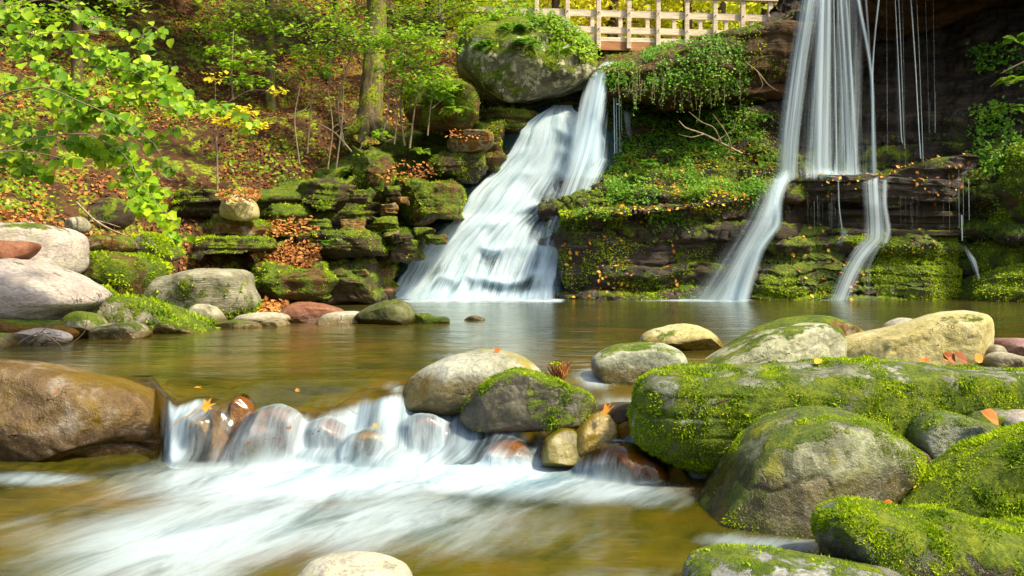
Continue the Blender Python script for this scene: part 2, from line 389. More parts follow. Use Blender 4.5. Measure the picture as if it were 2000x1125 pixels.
# ------------------------------------------------------------------ ground: stream bed and hillside
LOW = -0.35
def lipY(x):   # where the upper pool spills over
    lx = [(p - 1000) / FPX * 4.9 for p in (250, 330, 400, 450, 510, 570, 640, 690, 740, 790, 850, 950, 1060, 1180, 1300)]
    return np.interp(x, lx, [4.9, 4.76, 4.92, 4.80, 4.90, 5.04, 4.92, 5.22, 5.12, 5.26, 5.30, 5.28, 5.2, 5.12, 5.05]) + .02 * np.sin(x * 13 + 1)
def build_bed():
    xs = np.linspace(-16, 22, 260); ys = np.concatenate([np.linspace(.8, 7, 160), np.linspace(7.1, 24, 110)])
    X, Yy = np.meshgrid(xs, ys, indexing='ij'); P = np.stack([X, Yy, X * 0], -1)
    t = sstep(-.25, .15, Yy - lipY(X) + .05 - .75 * sstep(-.93, -1.08, X / Yy * 4.9 / 1.93 * 1.0))
    Z = -.52 + t * .38 - .55 * sstep(6, 10, Yy) + .14 * fbm(P * 1.3, 4) + .05 * fbm(P * 5, 3)
    Z = np.where(Yy < 4.6, np.minimum(Z, LOW - .08), np.minimum(Z, -.05))
    G = np.stack([X, Yy, Z], -1)
    m = simple_mat('bed', (.025, .022, .004), (.34, .25, .022), 3.4, .7, .02, moss=0)
    tag(npmesh('stream_bed', G.reshape(-1, 3), gridF(*Z.shape), m), 'golden brown stony bed under the clear stream water', kind='structure')
build_bed()

HS = [(-900, [(640, 6.5), (440, 7.5), (250, 10), (0, 14), (-250, 22), (-420, 34)]),
      (-500, [(640, 7.0), (440, 8.2), (250, 10.5), (0, 14.5), (-200, 21), (-400, 34)]),
      (0, [(620, 9.2), (465, 10.3), (300, 12.2), (120, 15), (-40, 19), (-260, 32)]),
      (300, [(600, 11.5), (480, 12.3), (365, 13.4), (200, 16), (-20, 20.5), (-200, 34)]),
      (520, [(595, 13.2), (500, 13.8), (375, 14.6), (200, 17), (-10, 21.5), (-150, 35)]),
      (750, [(590, 16.2), (480, 16.5), (335, 16.8), (210, 18.2), (40, 22.5), (-60, 36)]),
      (900, [(590, 17.1), (450, 17.4), (310, 17.9), (200, 18.6), (90, 22), (10, 38)]),
      (1050, [(590, 17), (400, 17.6), (260, 18.2), (190, 19), (110, 24), (55, 42)]),
      (1200, [(590, 18), (300, 18.3), (170, 18.8), (135, 19.6), (105, 25), (60, 46)]),
      (1600, [(590, 19), (300, 19.3), (150, 19.6), (120, 20.4), (95, 26), (50, 46)]),
      (2400, [(590, 20), (300, 20), (60, 20.3), (-100, 21), (-160, 27), (-200, 46)]),
      (3300, [(590, 20), (300, 20), (60, 20.3), (-100, 21), (-160, 27), (-200, 46)])]
HG = loftpx(HS, 300, 260)
HG = HG + gnorm(HG) * (fbm(HG * .7, 4) * .35 + fbm(HG * 3, 3) * .08)[..., None]
HV, HF = HG.reshape(-1, 3), gridF(300, 260)
tag(npmesh('hillside', HV, HF, mat_hill), 'steep wooded slope of brown soil and patchy moss behind the stream', kind='structure')

# litter on the slope
mat_litter = leaf_mat('leaf_litter', [(.0, (.03, .011, .004)), (.35, (.12, .040, .010)), (.65, (.34, .125, .022)), (.88, (.56, .27, .06)), (1, (.60, .42, .18))], .12, .75)
mat_orange = leaf_mat('orange_leaf', [(.0, (.12, .04, .012)), (.35, (.42, .12, .016)), (.7, (.74, .34, .03)), (1, (.62, .58, .04))], .15, .5)
rg = np.random.default_rng(3)
def upface(N): return N * np.sign(N[:, 2:3] + 1e-9)
def slope_cond(P, N):
    px, py = topix(P)
    ok = (px > -250) & (px < 1000) & (py < 560) & (py > -120)
    return ok * sstep(-.22, .12, fbm(P * .9 + 4, 4, .6) + .10) / (P[:, 1] ** 1.0)
P, N = surf_sample(HV, HF, 62000, rg, slope_cond); N = upface(N)
v, f, r = leaves(P + N * .02 + rg.normal(0, .012, P.shape), N, .068, rg, 'rhomb', .55)
r = np.clip(r * .75 + .5 * np.repeat(fbm(P * .8 + 31, 3) + .25, 4), 0, 1)
tag(npmesh('leaf_litter', v, f, mat_litter, attrs={'rnd': r}, smooth=False), 'rust brown fallen leaves carpeting the wooded slope', 'leaf litter', kind='stuff')

# ------------------------------------------------------------------ cliffs (lofted sections of pixel row and distance)
def cliff(name, label, secs, nu, nv, mat, amp, sth, seed, sc=1.0, kind='structure', cat=None, noise=.2):
    G = loftpx(secs, nu, nv); G = G + gnorm(G) * (fbm(G * .9 + seed, 4) * noise + fbm(G * 4.5 + seed, 4, .6) * noise * .28)[..., None]
    G = strat(G, amp, sth, seed, .35)
    V = G.reshape(-1, 3); F = gridF(nu, nv)
    loc = None if kind == 'structure' else np.array((V[:, 0].mean(), V[:, 1].mean(), V[:, 2].min()))
    o = npmesh(name, V, F, mat, loc=loc); tag(o, label, cat, kind=kind if kind == 'structure' else None)
    return o, V, F
# dark back wall of the grotto with the mossy slope that runs up to it
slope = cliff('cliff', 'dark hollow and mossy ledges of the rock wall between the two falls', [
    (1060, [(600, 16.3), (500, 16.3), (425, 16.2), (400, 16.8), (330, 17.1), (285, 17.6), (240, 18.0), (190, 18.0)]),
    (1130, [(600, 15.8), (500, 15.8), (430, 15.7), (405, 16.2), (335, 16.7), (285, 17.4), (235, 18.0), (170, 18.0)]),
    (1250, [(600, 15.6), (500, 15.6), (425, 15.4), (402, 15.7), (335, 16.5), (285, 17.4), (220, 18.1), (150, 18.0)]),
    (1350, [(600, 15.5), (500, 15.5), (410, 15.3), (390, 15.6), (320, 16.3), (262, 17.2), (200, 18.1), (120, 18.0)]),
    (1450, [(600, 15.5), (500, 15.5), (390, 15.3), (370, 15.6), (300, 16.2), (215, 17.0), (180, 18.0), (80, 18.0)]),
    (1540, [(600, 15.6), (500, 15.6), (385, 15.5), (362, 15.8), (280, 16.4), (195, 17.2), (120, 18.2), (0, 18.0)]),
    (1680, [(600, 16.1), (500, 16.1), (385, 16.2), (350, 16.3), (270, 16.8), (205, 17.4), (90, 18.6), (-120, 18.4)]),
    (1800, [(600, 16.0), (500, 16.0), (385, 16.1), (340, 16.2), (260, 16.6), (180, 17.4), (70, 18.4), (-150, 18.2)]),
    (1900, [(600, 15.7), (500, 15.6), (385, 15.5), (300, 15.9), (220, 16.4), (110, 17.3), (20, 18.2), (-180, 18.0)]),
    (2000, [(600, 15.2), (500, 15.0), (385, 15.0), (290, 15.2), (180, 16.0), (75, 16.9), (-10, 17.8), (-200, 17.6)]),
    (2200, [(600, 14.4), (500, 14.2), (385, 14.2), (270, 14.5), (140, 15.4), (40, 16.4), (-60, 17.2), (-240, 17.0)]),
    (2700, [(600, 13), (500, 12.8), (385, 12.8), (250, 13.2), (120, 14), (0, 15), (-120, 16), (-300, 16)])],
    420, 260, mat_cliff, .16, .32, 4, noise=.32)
# overhanging cap rock over the hollow
cap = cliff('rock_ledge', 'long overhanging cap rock draped in green vines below the wooden bridge', [
    (1150, [(150, 18.2), (176, 17.9), (182, 17.3), (160, 17.05), (136, 17.1), (130, 17.6), (128, 20)]),
    (1185, [(165, 18.3), (186, 17.7), (190, 17.0), (160, 16.75), (128, 16.9), (121, 17.4), (120, 20)]),
    (1250, [(180, 18.3), (200, 17.5), (198, 16.7), (165, 16.4), (122, 16.6), (114, 17.1), (116, 20)]),
    (1320, [(190, 18.3), (205, 17.4), (198, 16.5), (150, 16.2), (103, 16.4), (95, 16.9), (100, 20)]),
    (1400, [(190, 18.3), (200, 17.4), (188, 16.4), (135, 16.1), (83, 16.3), (75, 16.8), (84, 20)]),
    (1470, [(190, 18.3), (200, 17.4), (185, 16.6), (122, 16.2), (60, 16.3), (53, 16.8), (64, 20)]),
    (1540, [(180, 18.3), (190, 17.6), (170, 16.8), (100, 16.4), (34, 16.3), (24, 16.8), (38, 20)]),
    (1600, [(160, 18.4), (150, 17.8), (110, 17.1), (60, 16.6), (2, 16.3), (-10, 16.8), (0, 20)]),
    (1700, [(120, 18.6), (70, 18.0), (20, 17.3), (-40, 16.5), (-90, 16.0), (-120, 16.5), (-130, 20)]),
    (1850, [(90, 18.6), (20, 18.0), (-40, 17.2), (-100, 16.0), (-160, 15.4), (-200, 16), (-220, 20)]),
    (2050, [(30, 18.2), (-30, 17.4), (-70, 16.6), (-110, 15.4), (-170, 15.0), (-220, 15.6), (-250, 20)]),
    (2700, [(-40, 17), (-80, 16), (-110, 15), (-150, 14), (-230, 13.8), (-280, 15), (-330, 20)])],
    380, 150, rock_mat('cap', ((.03, .016, .006), (.075, .042, .018), (.15, .09, .04)), moss=.42, strata=1, sc=.8, side=.5, rough=.6, mscale=.6), .12, .30, 9, kind='thing', cat='rock ledge', noise=.22)
# lower wet rock with a lip above the pool
lowrock = cliff('rock_ledge', 'dark wet jutting ledge with orange leaves right of the broad cascade', [
    (1090, [(592, 15.9), (560, 15.75), (500, 15.9), (450, 16.0), (428, 15.55), (418, 15.5), (408, 16.1), (400, 17)]),
    (1100, [(592, 15.55), (540, 15.5), (480, 15.6), (445, 15.75), (430, 15.3), (415, 15.25), (406, 15.8), (400, 17)]),
    (1180, [(592, 15.3), (540, 15.25), (470, 15.25), (445, 15.45), (428, 15.0), (412, 14.95), (402, 15.6), (392, 17)]),
    (1290, [(592, 15.35), (560, 15.25), (500, 15.3), (450, 15.4), (422, 15.0), (405, 14.95), (394, 15.5), (384, 17)]),
    (1400, [(592, 15.5), (560, 15.5), (500, 15.45), (440, 15.35), (402, 15.15), (392, 15.15), (384, 15.5), (374, 17)]),
    (1480, [(592, 15.6), (560, 15.6), (500, 15.55), (440, 15.5), (388, 15.35), (378, 15.35), (372, 15.7), (364, 17)]),
    (1560, [(592, 15.9), (560, 15.9), (500, 15.8), (440, 15.75), (380, 15.7), (370, 15.7), (362, 16), (354, 17)])],
    240, 160, mat_wet_ledge, .13, .22, 21, kind='thing', cat='rock ledge', noise=.22)
# right: stepped mossy mound and the block above it
mound = cliff('rock_ledge', 'low mossy stepped rock under the small right fall, strewn with yellow leaves', [
    (1462, [(592, 16.2), (570, 16.1), (530, 16.2), (500, 16.3), (470, 16.4), (440, 16.5)]),
    (1468, [(592, 15.5), (565, 15.45), (530, 15.55), (500, 15.75), (475, 15.95), (450, 16.3)]),
    (1530, [(592, 15.2), (550, 15.15), (510, 15.35), (475, 15.5), (450, 15.75), (425, 16.3)]),
    (1620, [(592, 15.15), (550, 15.1), (510, 15.2), (475, 15.45), (440, 15.7), (410, 16.3)]),
    (1720, [(592, 15.15), (550, 15.15), (510, 15.25), (470, 15.45), (430, 15.7), (400, 16.3)]),
    (1810, [(592, 15.25), (550, 15.2), (510, 15.3), (475, 15.55), (440, 15.75), (400, 16.3)]),
    (1860, [(592, 15.5), (550, 15.5), (520, 15.6), (485, 15.75), (450, 15.95), (400, 16.4)]),
    (1900, [(592, 15.9), (560, 15.9), (520, 15.9), (485, 16.0), (450, 16.2), (400, 16.5)])],
    220, 170, rock_mat('mound', WETD, moss=.76, strata=1, sc=1, side=.9, rough=.3, mscale=.9, spec=.6), .16, .21, 33, kind='thing', cat='rock ledge', noise=.24)
block = rock('rock_ledge', 'blocky dark ledge catching the right fall, topped with orange leaves', [(1514, 374), (1528, 362), (1575, 350), (1640, 345), (1690, 350), (1745, 334), (1800, 322), (1870, 318), (1916, 318), (1924, 340), (1914, 372), (1900, 400), (1860, 404), (1800, 398), (1745, 410), (1690, 414), (1640, 406), (1580, 402), (1535, 404), (1518, 395)],
             15.75, .66, mat_wet_ledge, 41, .05, .22, 6, .06, cat='rock ledge', n=260, m=70, sharp=.04)
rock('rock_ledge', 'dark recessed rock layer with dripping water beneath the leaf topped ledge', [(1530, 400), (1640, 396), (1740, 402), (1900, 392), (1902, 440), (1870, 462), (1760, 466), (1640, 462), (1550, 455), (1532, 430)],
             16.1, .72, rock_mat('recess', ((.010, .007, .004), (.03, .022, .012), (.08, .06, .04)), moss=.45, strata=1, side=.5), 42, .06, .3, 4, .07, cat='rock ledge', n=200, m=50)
bank = rock('mossy_rock', 'green mossy mound at the foot of the cliff beyond the right end of the pool', [(1888, 575), (1900, 552), (1935, 530), (1990, 515), (2080, 500), (2200, 500), (2250, 560), (2200, 600), (2000, 600), (1900, 600)], 15.3, .9, mat_ledge_moss, 43, .06, .6, 0, .02, n=120, m=50)
bank2 = rock('mossy_rock', 'tall moss covered buttress right of the leaf topped ledge', [(1890, 470), (1900, 400), (1925, 330), (1960, 290), (2050, 270), (2200, 300), (2250, 450), (2200, 540), (2000, 545), (1900, 540)], 15.7, .9, mat_ledge_moss, 44, .07, .6, 2, .03, n=140, m=60)

# ------------------------------------------------------------------ water
def water_mat():
    k = M_('water'); g = k.n('NewGeometry'); uv = k.n('UVMap', uv_map='UVMap').outputs[0]
    foam = k.n('Attribute', attribute_name='foam').outputs['Fac']; rp = k.n('Attribute', attribute_name='rip').outputs['Fac']; md0 = k.n('Attribute', attribute_name='mud').outputs['Fac']
    pos = g.outputs['Position']
    s1 = k.noise(k.scl(uv, 5, .9, 1), 1.0, 6, .62, .5); s2 = k.noise(k.scl(uv, 26, 2.6, 1), 1.0, 5, .6, .3); s3 = k.noise(k.scl(uv, 1.6, .8, 1), 1.0, 3, .5, .2)
    s4 = k.noise(k.scl(uv, 80, 6, 1), 1.0, 3, .6)
    s = k.math('ADD', k.math('MULTIPLY', s1, .60), k.math('MULTIPLY', s2, .17)); s = k.math('ADD', s, k.math('MULTIPLY', s4, .05)); s = k.math('ADD', s, k.math('MULTIPLY', s3, .3))
    v1 = k.noise(k.scl(uv, 4, 1.6, 1), 1.0, 6, .62, .9); v2 = k.noise(k.scl(uv, 16, 5, 1), 1.0, 5, .6, .8)
    sl_ = k.math('ADD', k.math('MULTIPLY', v1, .62), k.math('ADD', k.math('MULTIPLY', v2, .18), k.math('MULTIPLY', s3, .36)))
    s = k.math('ADD', k.math('MULTIPLY', s, k.math('SUBTRACT', 1, md0)), k.math('MULTIPLY', sl_, md0))
    f = k.math('ADD', foam, k.math('MULTIPLY', k.math('SUBTRACT', s, .57), k.math('ADD', .95, k.math('MULTIPLY', k.math('SUBTRACT', 1, md0), 1.5))))
    f = k.math('MULTIPLY', k.smooth(f, .10, 1.05), k.smooth(foam, 0.0, .12))
    # ripples drawn out sideways as in a long exposure
    rv = k.scl(pos, .9, 3.2, 1)
    hb = k.math('ADD', k.math('MULTIPLY', k.noise(rv, 1.1, 3, .5, .6), .7), k.math('MULTIPLY', k.noise(rv, 5.5, 2, .5), .16))
    hb = k.math('MULTIPLY', hb, rp)
    hs = k.math('MULTIPLY', k.math('MULTIPLY', s, k.smooth(foam, 0.05, .5)), k.math('SUBTRACT', 1.0, k.math('MULTIPLY', md0, .7)))
    bp = k.n('Bump', {'Height': k.math('ADD', hb, k.math('MULTIPLY', hs, .5)), 'Distance': .035, 'Strength': .8})
    fr = k.n('Fresnel', {'IOR': 1.42, 'Normal': bp.outputs[0]}).outputs[0]
    tr = k.n('BsdfTransparent', {'Color': (.86, .82, .42, 1)})
    md = k.n('Attribute', attribute_name='mud').outputs['Fac']
    bn = k.noise(k.scl(pos, .8, 1.3, 1), 1.0, 5, .65, .6); mud = k.n('BsdfDiffuse', {'Color': k.ramp(bn, [(.36, (.035, .045, .006)), (.5, (.10, .09, .006)), (.64, (.17, .095, .008))])})
    body = k.n('MixShader', {0: k.math('MULTIPLY', md, .5), 1: tr.outputs[0], 2: mud.outputs[0]})
    gl = k.n('BsdfGlossy', {'Color': (.95, .96, .90, 1), 'Roughness': .13, 'Normal': bp.outputs[0]})
    cl = k.n('MixShader', {0: fr, 1: body.outputs[0], 2: gl.outputs[0]})
    wc = k.ramp(s, [(.38, (.16, .30, .39)), (.60, (.50, .63, .71))])
    wd = k.n('BsdfDiffuse', {'Color': wc, 'Normal': bp.outputs[0]}); wt = k.n('BsdfTranslucent', {'Color': wc})
    ww = k.n('MixShader', {0: .25, 1: wd.outputs[0], 2: wt.outputs[0]})
    return k.fin(k.n('MixShader', {0: f, 1: cl.outputs[0], 2: ww.outputs[0]}).outputs[0])
mat_water = water_mat()
# stones of the little cascade: (outline, depth, label, material); their tops lift the water sheet
CS = []
def casc(x0, x1, ytop, ybot, Yc, dep, mat, label, seed, sk=0.0):
    w_ = x1 - x0; cx = (x0 + x1) / 2; h_ = ybot - ytop
    O = [(x0, ybot - .3 * h_), (x0 + .12 * w_, ytop + .3 * h_), (x0 + (.32 + sk) * w_, ytop + .04 * h_), (x0 + (.6 + sk) * w_, ytop), (x0 + (.86 + sk * .5) * w_, ytop + .25 * h_), (x1, ybot - .35 * h_), (x1 - .05 * w_, ybot + 12), (x0 + .05 * w_, ybot + 12)]
    CS.append((O, Yc, dep, mat, label, seed))
mat_wetbrown = rock_mat('wet_brown', ((.09, .045, .006), (.28, .145, .016), (.46, .29, .04)), rough=.3, sc=1.6, spec=.7, crack=0)
mat_wetpurple = rock_mat('wet_purple', ((.10, .035, .012), (.26, .105, .045), (.40, .20, .10)), rough=.3, sc=1.6, spec=.7, crack=0)
casc(322, 452, 800, 905, 4.80, .20, mat_wetbrown, 'round brown stone with a yellow leaf, at the left end of the little cascade', 51)
casc(436, 500, 778, 850, 4.88, .13, mat_wetpurple, 'small brown stone between two chutes of the little cascade', 52)
casc(452, 600, 800, 902, 4.80, .20, mat_wetpurple, 'leaning reddish purple stone under thin water left of centre in the cascade', 53, .08)
casc(586, 690, 822, 880, 4.84, .14, mat_wetpurple, 'brown stone veiled by white water right of the leaning purple stone', 54)
casc(660, 775, 846, 905, 4.74, .14, mat_wetbrown, 'golden brown stone with an orange leaf low in the little cascade', 55)
casc(775, 880, 815, 862, 4.86, .13, mat_wetpurple, 'dark purple stone just breaking the white water below the pale boulder', 56)
casc(930, 1040, 862, 918, 4.66, .15, mat_wetpurple, 'reddish low stone at the foot of the white cascade before the dark mossy rock', 57, .1)
casc(1125, 1300, 872, 945, 4.45, .22, mat_wetpurple, 'broad stone washed by a thin veil of water under the long mossy slab', 58)
casc(1288, 1345, 905, 945, 4.40, .12, mat_wetbrown, 'small brown stone in the shadow under the long mossy slab', 59)
from mathutils.bvhtree import BVHTree
STV = [rock('stone', label, O, Yc, dep, mat, seed, .06, .62, 5, 0, cat='stone', n=96, m=48, sharp=.03) for O, Yc, dep, mat, label, seed in CS]
def build_water():
    xs = np.concatenate([np.linspace(-14, -3.1, 50), np.linspace(-3, 3, 560), np.linspace(3.1, 20, 70)])
    ys = np.concatenate([np.linspace(1.0, 4.1, 120), np.linspace(4.11, 5.4, 240), np.linspace(5.43, 18.5, 190)])
    X, Yy = np.meshgrid(xs, ys, indexing='ij'); P0 = np.stack([X, Yy, X * 0], -1)
    px0, _ = topix(np.stack([X, Yy, X * 0 - .2], -1))
    base = 4.60 - .10 * np.exp(-((px0 - 850) / 160) ** 2) - .20 * sstep(1080, 1320, px0) + .05 * np.sin(X * 4.7)
    lf_ = sstep(335, 290, px0); base = base + .40 * lf_
    lip = lipY(X) - .30 * sstep(1050, 1350, px0) + .62 * lf_
    t = np.clip((Yy - base) / (lip - base), 0, 1.0)
    tt = t ** .75
    prof = 1 - (1 - tt) ** 2.0
    steep = .5 + .5 * fbm(np.stack([X * 2.3, X * 0 + 2, X * 0], -1), 2)
    prof = (.25 + .4 * steep) * prof + (.75 - .4 * steep) * (t * t * (3 - 2 * t)) + .16 * np.sin(t * np.pi * 2 + X * 5) * t * (1 - t) * 2
    Z = LOW * (1 - prof)
    near = sstep(5.35, 4.75, Yy) * sstep(4.0, 4.4, Yy)
    Z = Z - .012 * sstep(5.5, 4.95, Yy) * prof
    Z = Z + near * t * (1 - t) * 4 * (.085 * fbm(P0 * np.array((4.2, 1.2, 1)) + 3, 2)) + near * (.020 * fbm(P0 * 5, 3) + .008 * fbm(P0 * np.array((22, 5, 1)), 3)) + .008 * sstep(4.5, 3.8, Yy) * fbm(P0 * np.array((3, 2, 1)) + 5, 3)
    Z = Z - .10 * sstep(.05, .75, .5 + .8 * fbm(np.stack([X * 3.1, X * 0 + 4, X * 0], -1), 2)) * sstep(5.45, 4.95, Yy) * sstep(.0, .5, t) * sstep(325, 350, px0)
    onst = np.zeros_like(Z)
    for o_, V_, F_ in STV:
        bt = BVHTree.FromPolygons([tuple(v) for v in V_], F_.tolist()); lo, hi = V_.min(0), V_.max(0)
        for i, j in zip(*np.where((X > lo[0]) & (X < hi[0]) & (Yy > lo[1]) & (Yy < hi[1]))):
            h = bt.ray_cast(Vector((X[i, j], Yy[i, j], 3)), Vector((0, 0, -1)))[0]
            if h is not None and h.z + .018 > Z[i, j]: onst[i, j] = max(onst[i, j], h.z + .018 - Z[i, j])
    lift = onst.copy()
    for _ in range(7):
        q = lift.copy(); q[1:-1, 1:-1] = (lift[1:-1, 1:-1] * 2 + lift[:-2, 1:-1] + lift[2:, 1:-1] + lift[1:-1, :-2] + lift[1:-1, 2:]) / 6; lift = np.maximum(q, onst)
    Z = Z + lift
    G = np.stack([X, Yy, Z], -1); px, py = topix(G)
    # foam
    chan = sstep(.30, .62, .5 + .9 * fbm(np.stack([X * 3.4, Yy * .5, X * 0 + 7], -1), 3))
    spill = sstep(.96 - .1 * sstep(.35, .6, lip - base), .62, (Yy - base) / (lip - base)) * (.46 + .42 * chan) * sstep(300, 335, px) * sstep(1420, 1330, px)
    spill = spill * (Yy > base - .02)
    for O, Yc, dep, mat, label, seed in CS:   # thin water over the stones
        W = np.array([at(a, b, Yc) for a, b in O]); cx = (W[:, 0].min() + W[:, 0].max()) / 2; rx = (W[:, 0].max() - W[:, 0].min()) / 2
        d = ((X - cx - .02) / (rx * .72)) ** 2 + ((Yy - Yc + dep * .4) / (dep * 1.0)) ** 2
        spill = spill * (1 - .50 * np.exp(-d * 1.3))
    def blob(cx_, cy_, rx_, ry_, a_, ang=0):
        dx, dy = px - cx_, py - cy_; c_, s_ = math.cos(ang), math.sin(ang)
        u_, v_ = (dx * c_ + dy * s_) / rx_, (-dx * s_ + dy * c_) / ry_
        return a_ * np.exp(-(u_ ** 2 + v_ ** 2) ** 1.3)
    low = np.maximum.reduce([blob(620, 935, 390, 66, .88, -.06), blob(930, 925, 300, 50, 1.0, .05), blob(1180, 955, 190, 34, .62, .10), blob(420, 1040, 420, 105, .72, -.22), blob(700, 1020, 360, 85, .62, -.05),
                             blob(1000, 1040, 330, 50, .22, 0), blob(300, 1130, 300, 60, .62, -.2), blob(70, 935, 130, 16, .50, .0), blob(40, 1040, 100, 40, .30, -.2), blob(1500, 1062, 150, 18, .55, .05), blob(1290, 1120, 200, 20, .3, 0)])
    low = low * (Yy < base + .05)
    # foam line and glow of foam at the foot of the far falls
    far = 1.0 * sstep(13.4, 15.3, Yy) ** 1.5 * sstep(670, 760, px) * sstep(1110, 1090, px) + .55 * sstep(14.6, 15.4, Yy) * sstep(640, 700, px) * sstep(900, 800, px) + .95 * sstep(13.8, 15.3, Yy) * sstep(1150, 1400, px) * sstep(1475, 1455, px) \
        + .7 * sstep(14.7, 15.2, Yy) * np.exp(-((px - 1640) / 50) ** 2)
    swirl = .34 * np.exp(-((px - 1165) / 42) ** 2 - ((py - 738) / 22) ** 2) * 2 + .5 * np.exp(-((px - 770) / 30) ** 2 - ((py - 757) / 14) ** 2) + .5 * np.exp(-((px - 1215) / 60) ** 2 - ((py - 790) / 18) ** 2)
    foam = np.clip(np.maximum.reduce([spill, low, far, swirl]), 0, 1.1)
    # flow coordinates
    k_ = .42 + .35 * sstep(-1.6, .9, X)
    U = X - k_ * (Yy - 4.7) * (Yy < 4.7) ; Vv = Yy + Z * -1.5
    uv = np.stack([U, Vv], -1).reshape(-1, 2)
    rip = np.where(Yy > 5.0, 1.0, .5) * np.ones_like(X)
    o = npmesh('water', G.reshape(-1, 3), gridF(*Z.shape), mat_water, attrs={'foam': foam, 'rip': rip, 'mud': (1 - sstep(.0, .08, t) * sstep(1.15, .95, (Yy - base) / (lip - base))) * (1 - sstep(.0, .02, onst) * (Yy < 5.2))}, uv=uv)
    tag(o, 'still olive pool spilling over stones into silky white water', kind='structure')
build_water()

# falls -----------------------------------------------------------------------------------------------------
def fall_mat(key, su, sv, lo, hi, dens=1.0, blue=(.15, .32, .42), con=2.2):
    k = M_(key); uv = k.n('UVMap', uv_map='UVMap').outputs[0]; a = k.n('Attribute', attribute_name='alpha').outputs['Fac']
    n1 = k.noise(k.scl(uv, su, sv, 1), 1.0, 5, .6, .15); n2 = k.noise(k.scl(uv, su * 4.5, sv * 1.6, 1), 1.0, 4, .6); n3 = k.noise(k.scl(uv, su * .3, sv * .7, 1), 1.0, 3, .5)
    s = k.math('ADD', k.math('ADD', k.math('MULTIPLY', n1, .45), k.math('MULTIPLY', n2, .28)), k.math('MULTIPLY', n3, .27))
    f = k.math('MULTIPLY', k.smooth(k.math('ADD', a, k.math('MULTIPLY', k.math('SUBTRACT', s, .5), con)), lo, hi), k.smooth(a, 0, .35))
    f = k.math('MULTIPLY', f, dens)
    col = k.ramp(s, [(.32, blue), (.52, (.66, .80, .88))])
    d = k.n('BsdfDiffuse', {'Color': col}); t = k.n('BsdfTranslucent', {'Color': col}); w_ = k.n('MixShader', {0: .4, 1: d.outputs[0], 2: t.outputs[0]})
    return k.fin(k.n('MixShader', {0: f, 1: k.n('BsdfTransparent').outputs[0], 2: w_.outputs[0]}).outputs[0])
mat_casc = fall_mat('cascade_water', 9, .8, .05, 1.0, 1.0, (.20, .40, .50), 3.1)
mat_strand = fall_mat('strand_water', 3.6, .16, .12, 1.05, .90, (.20, .36, .52))
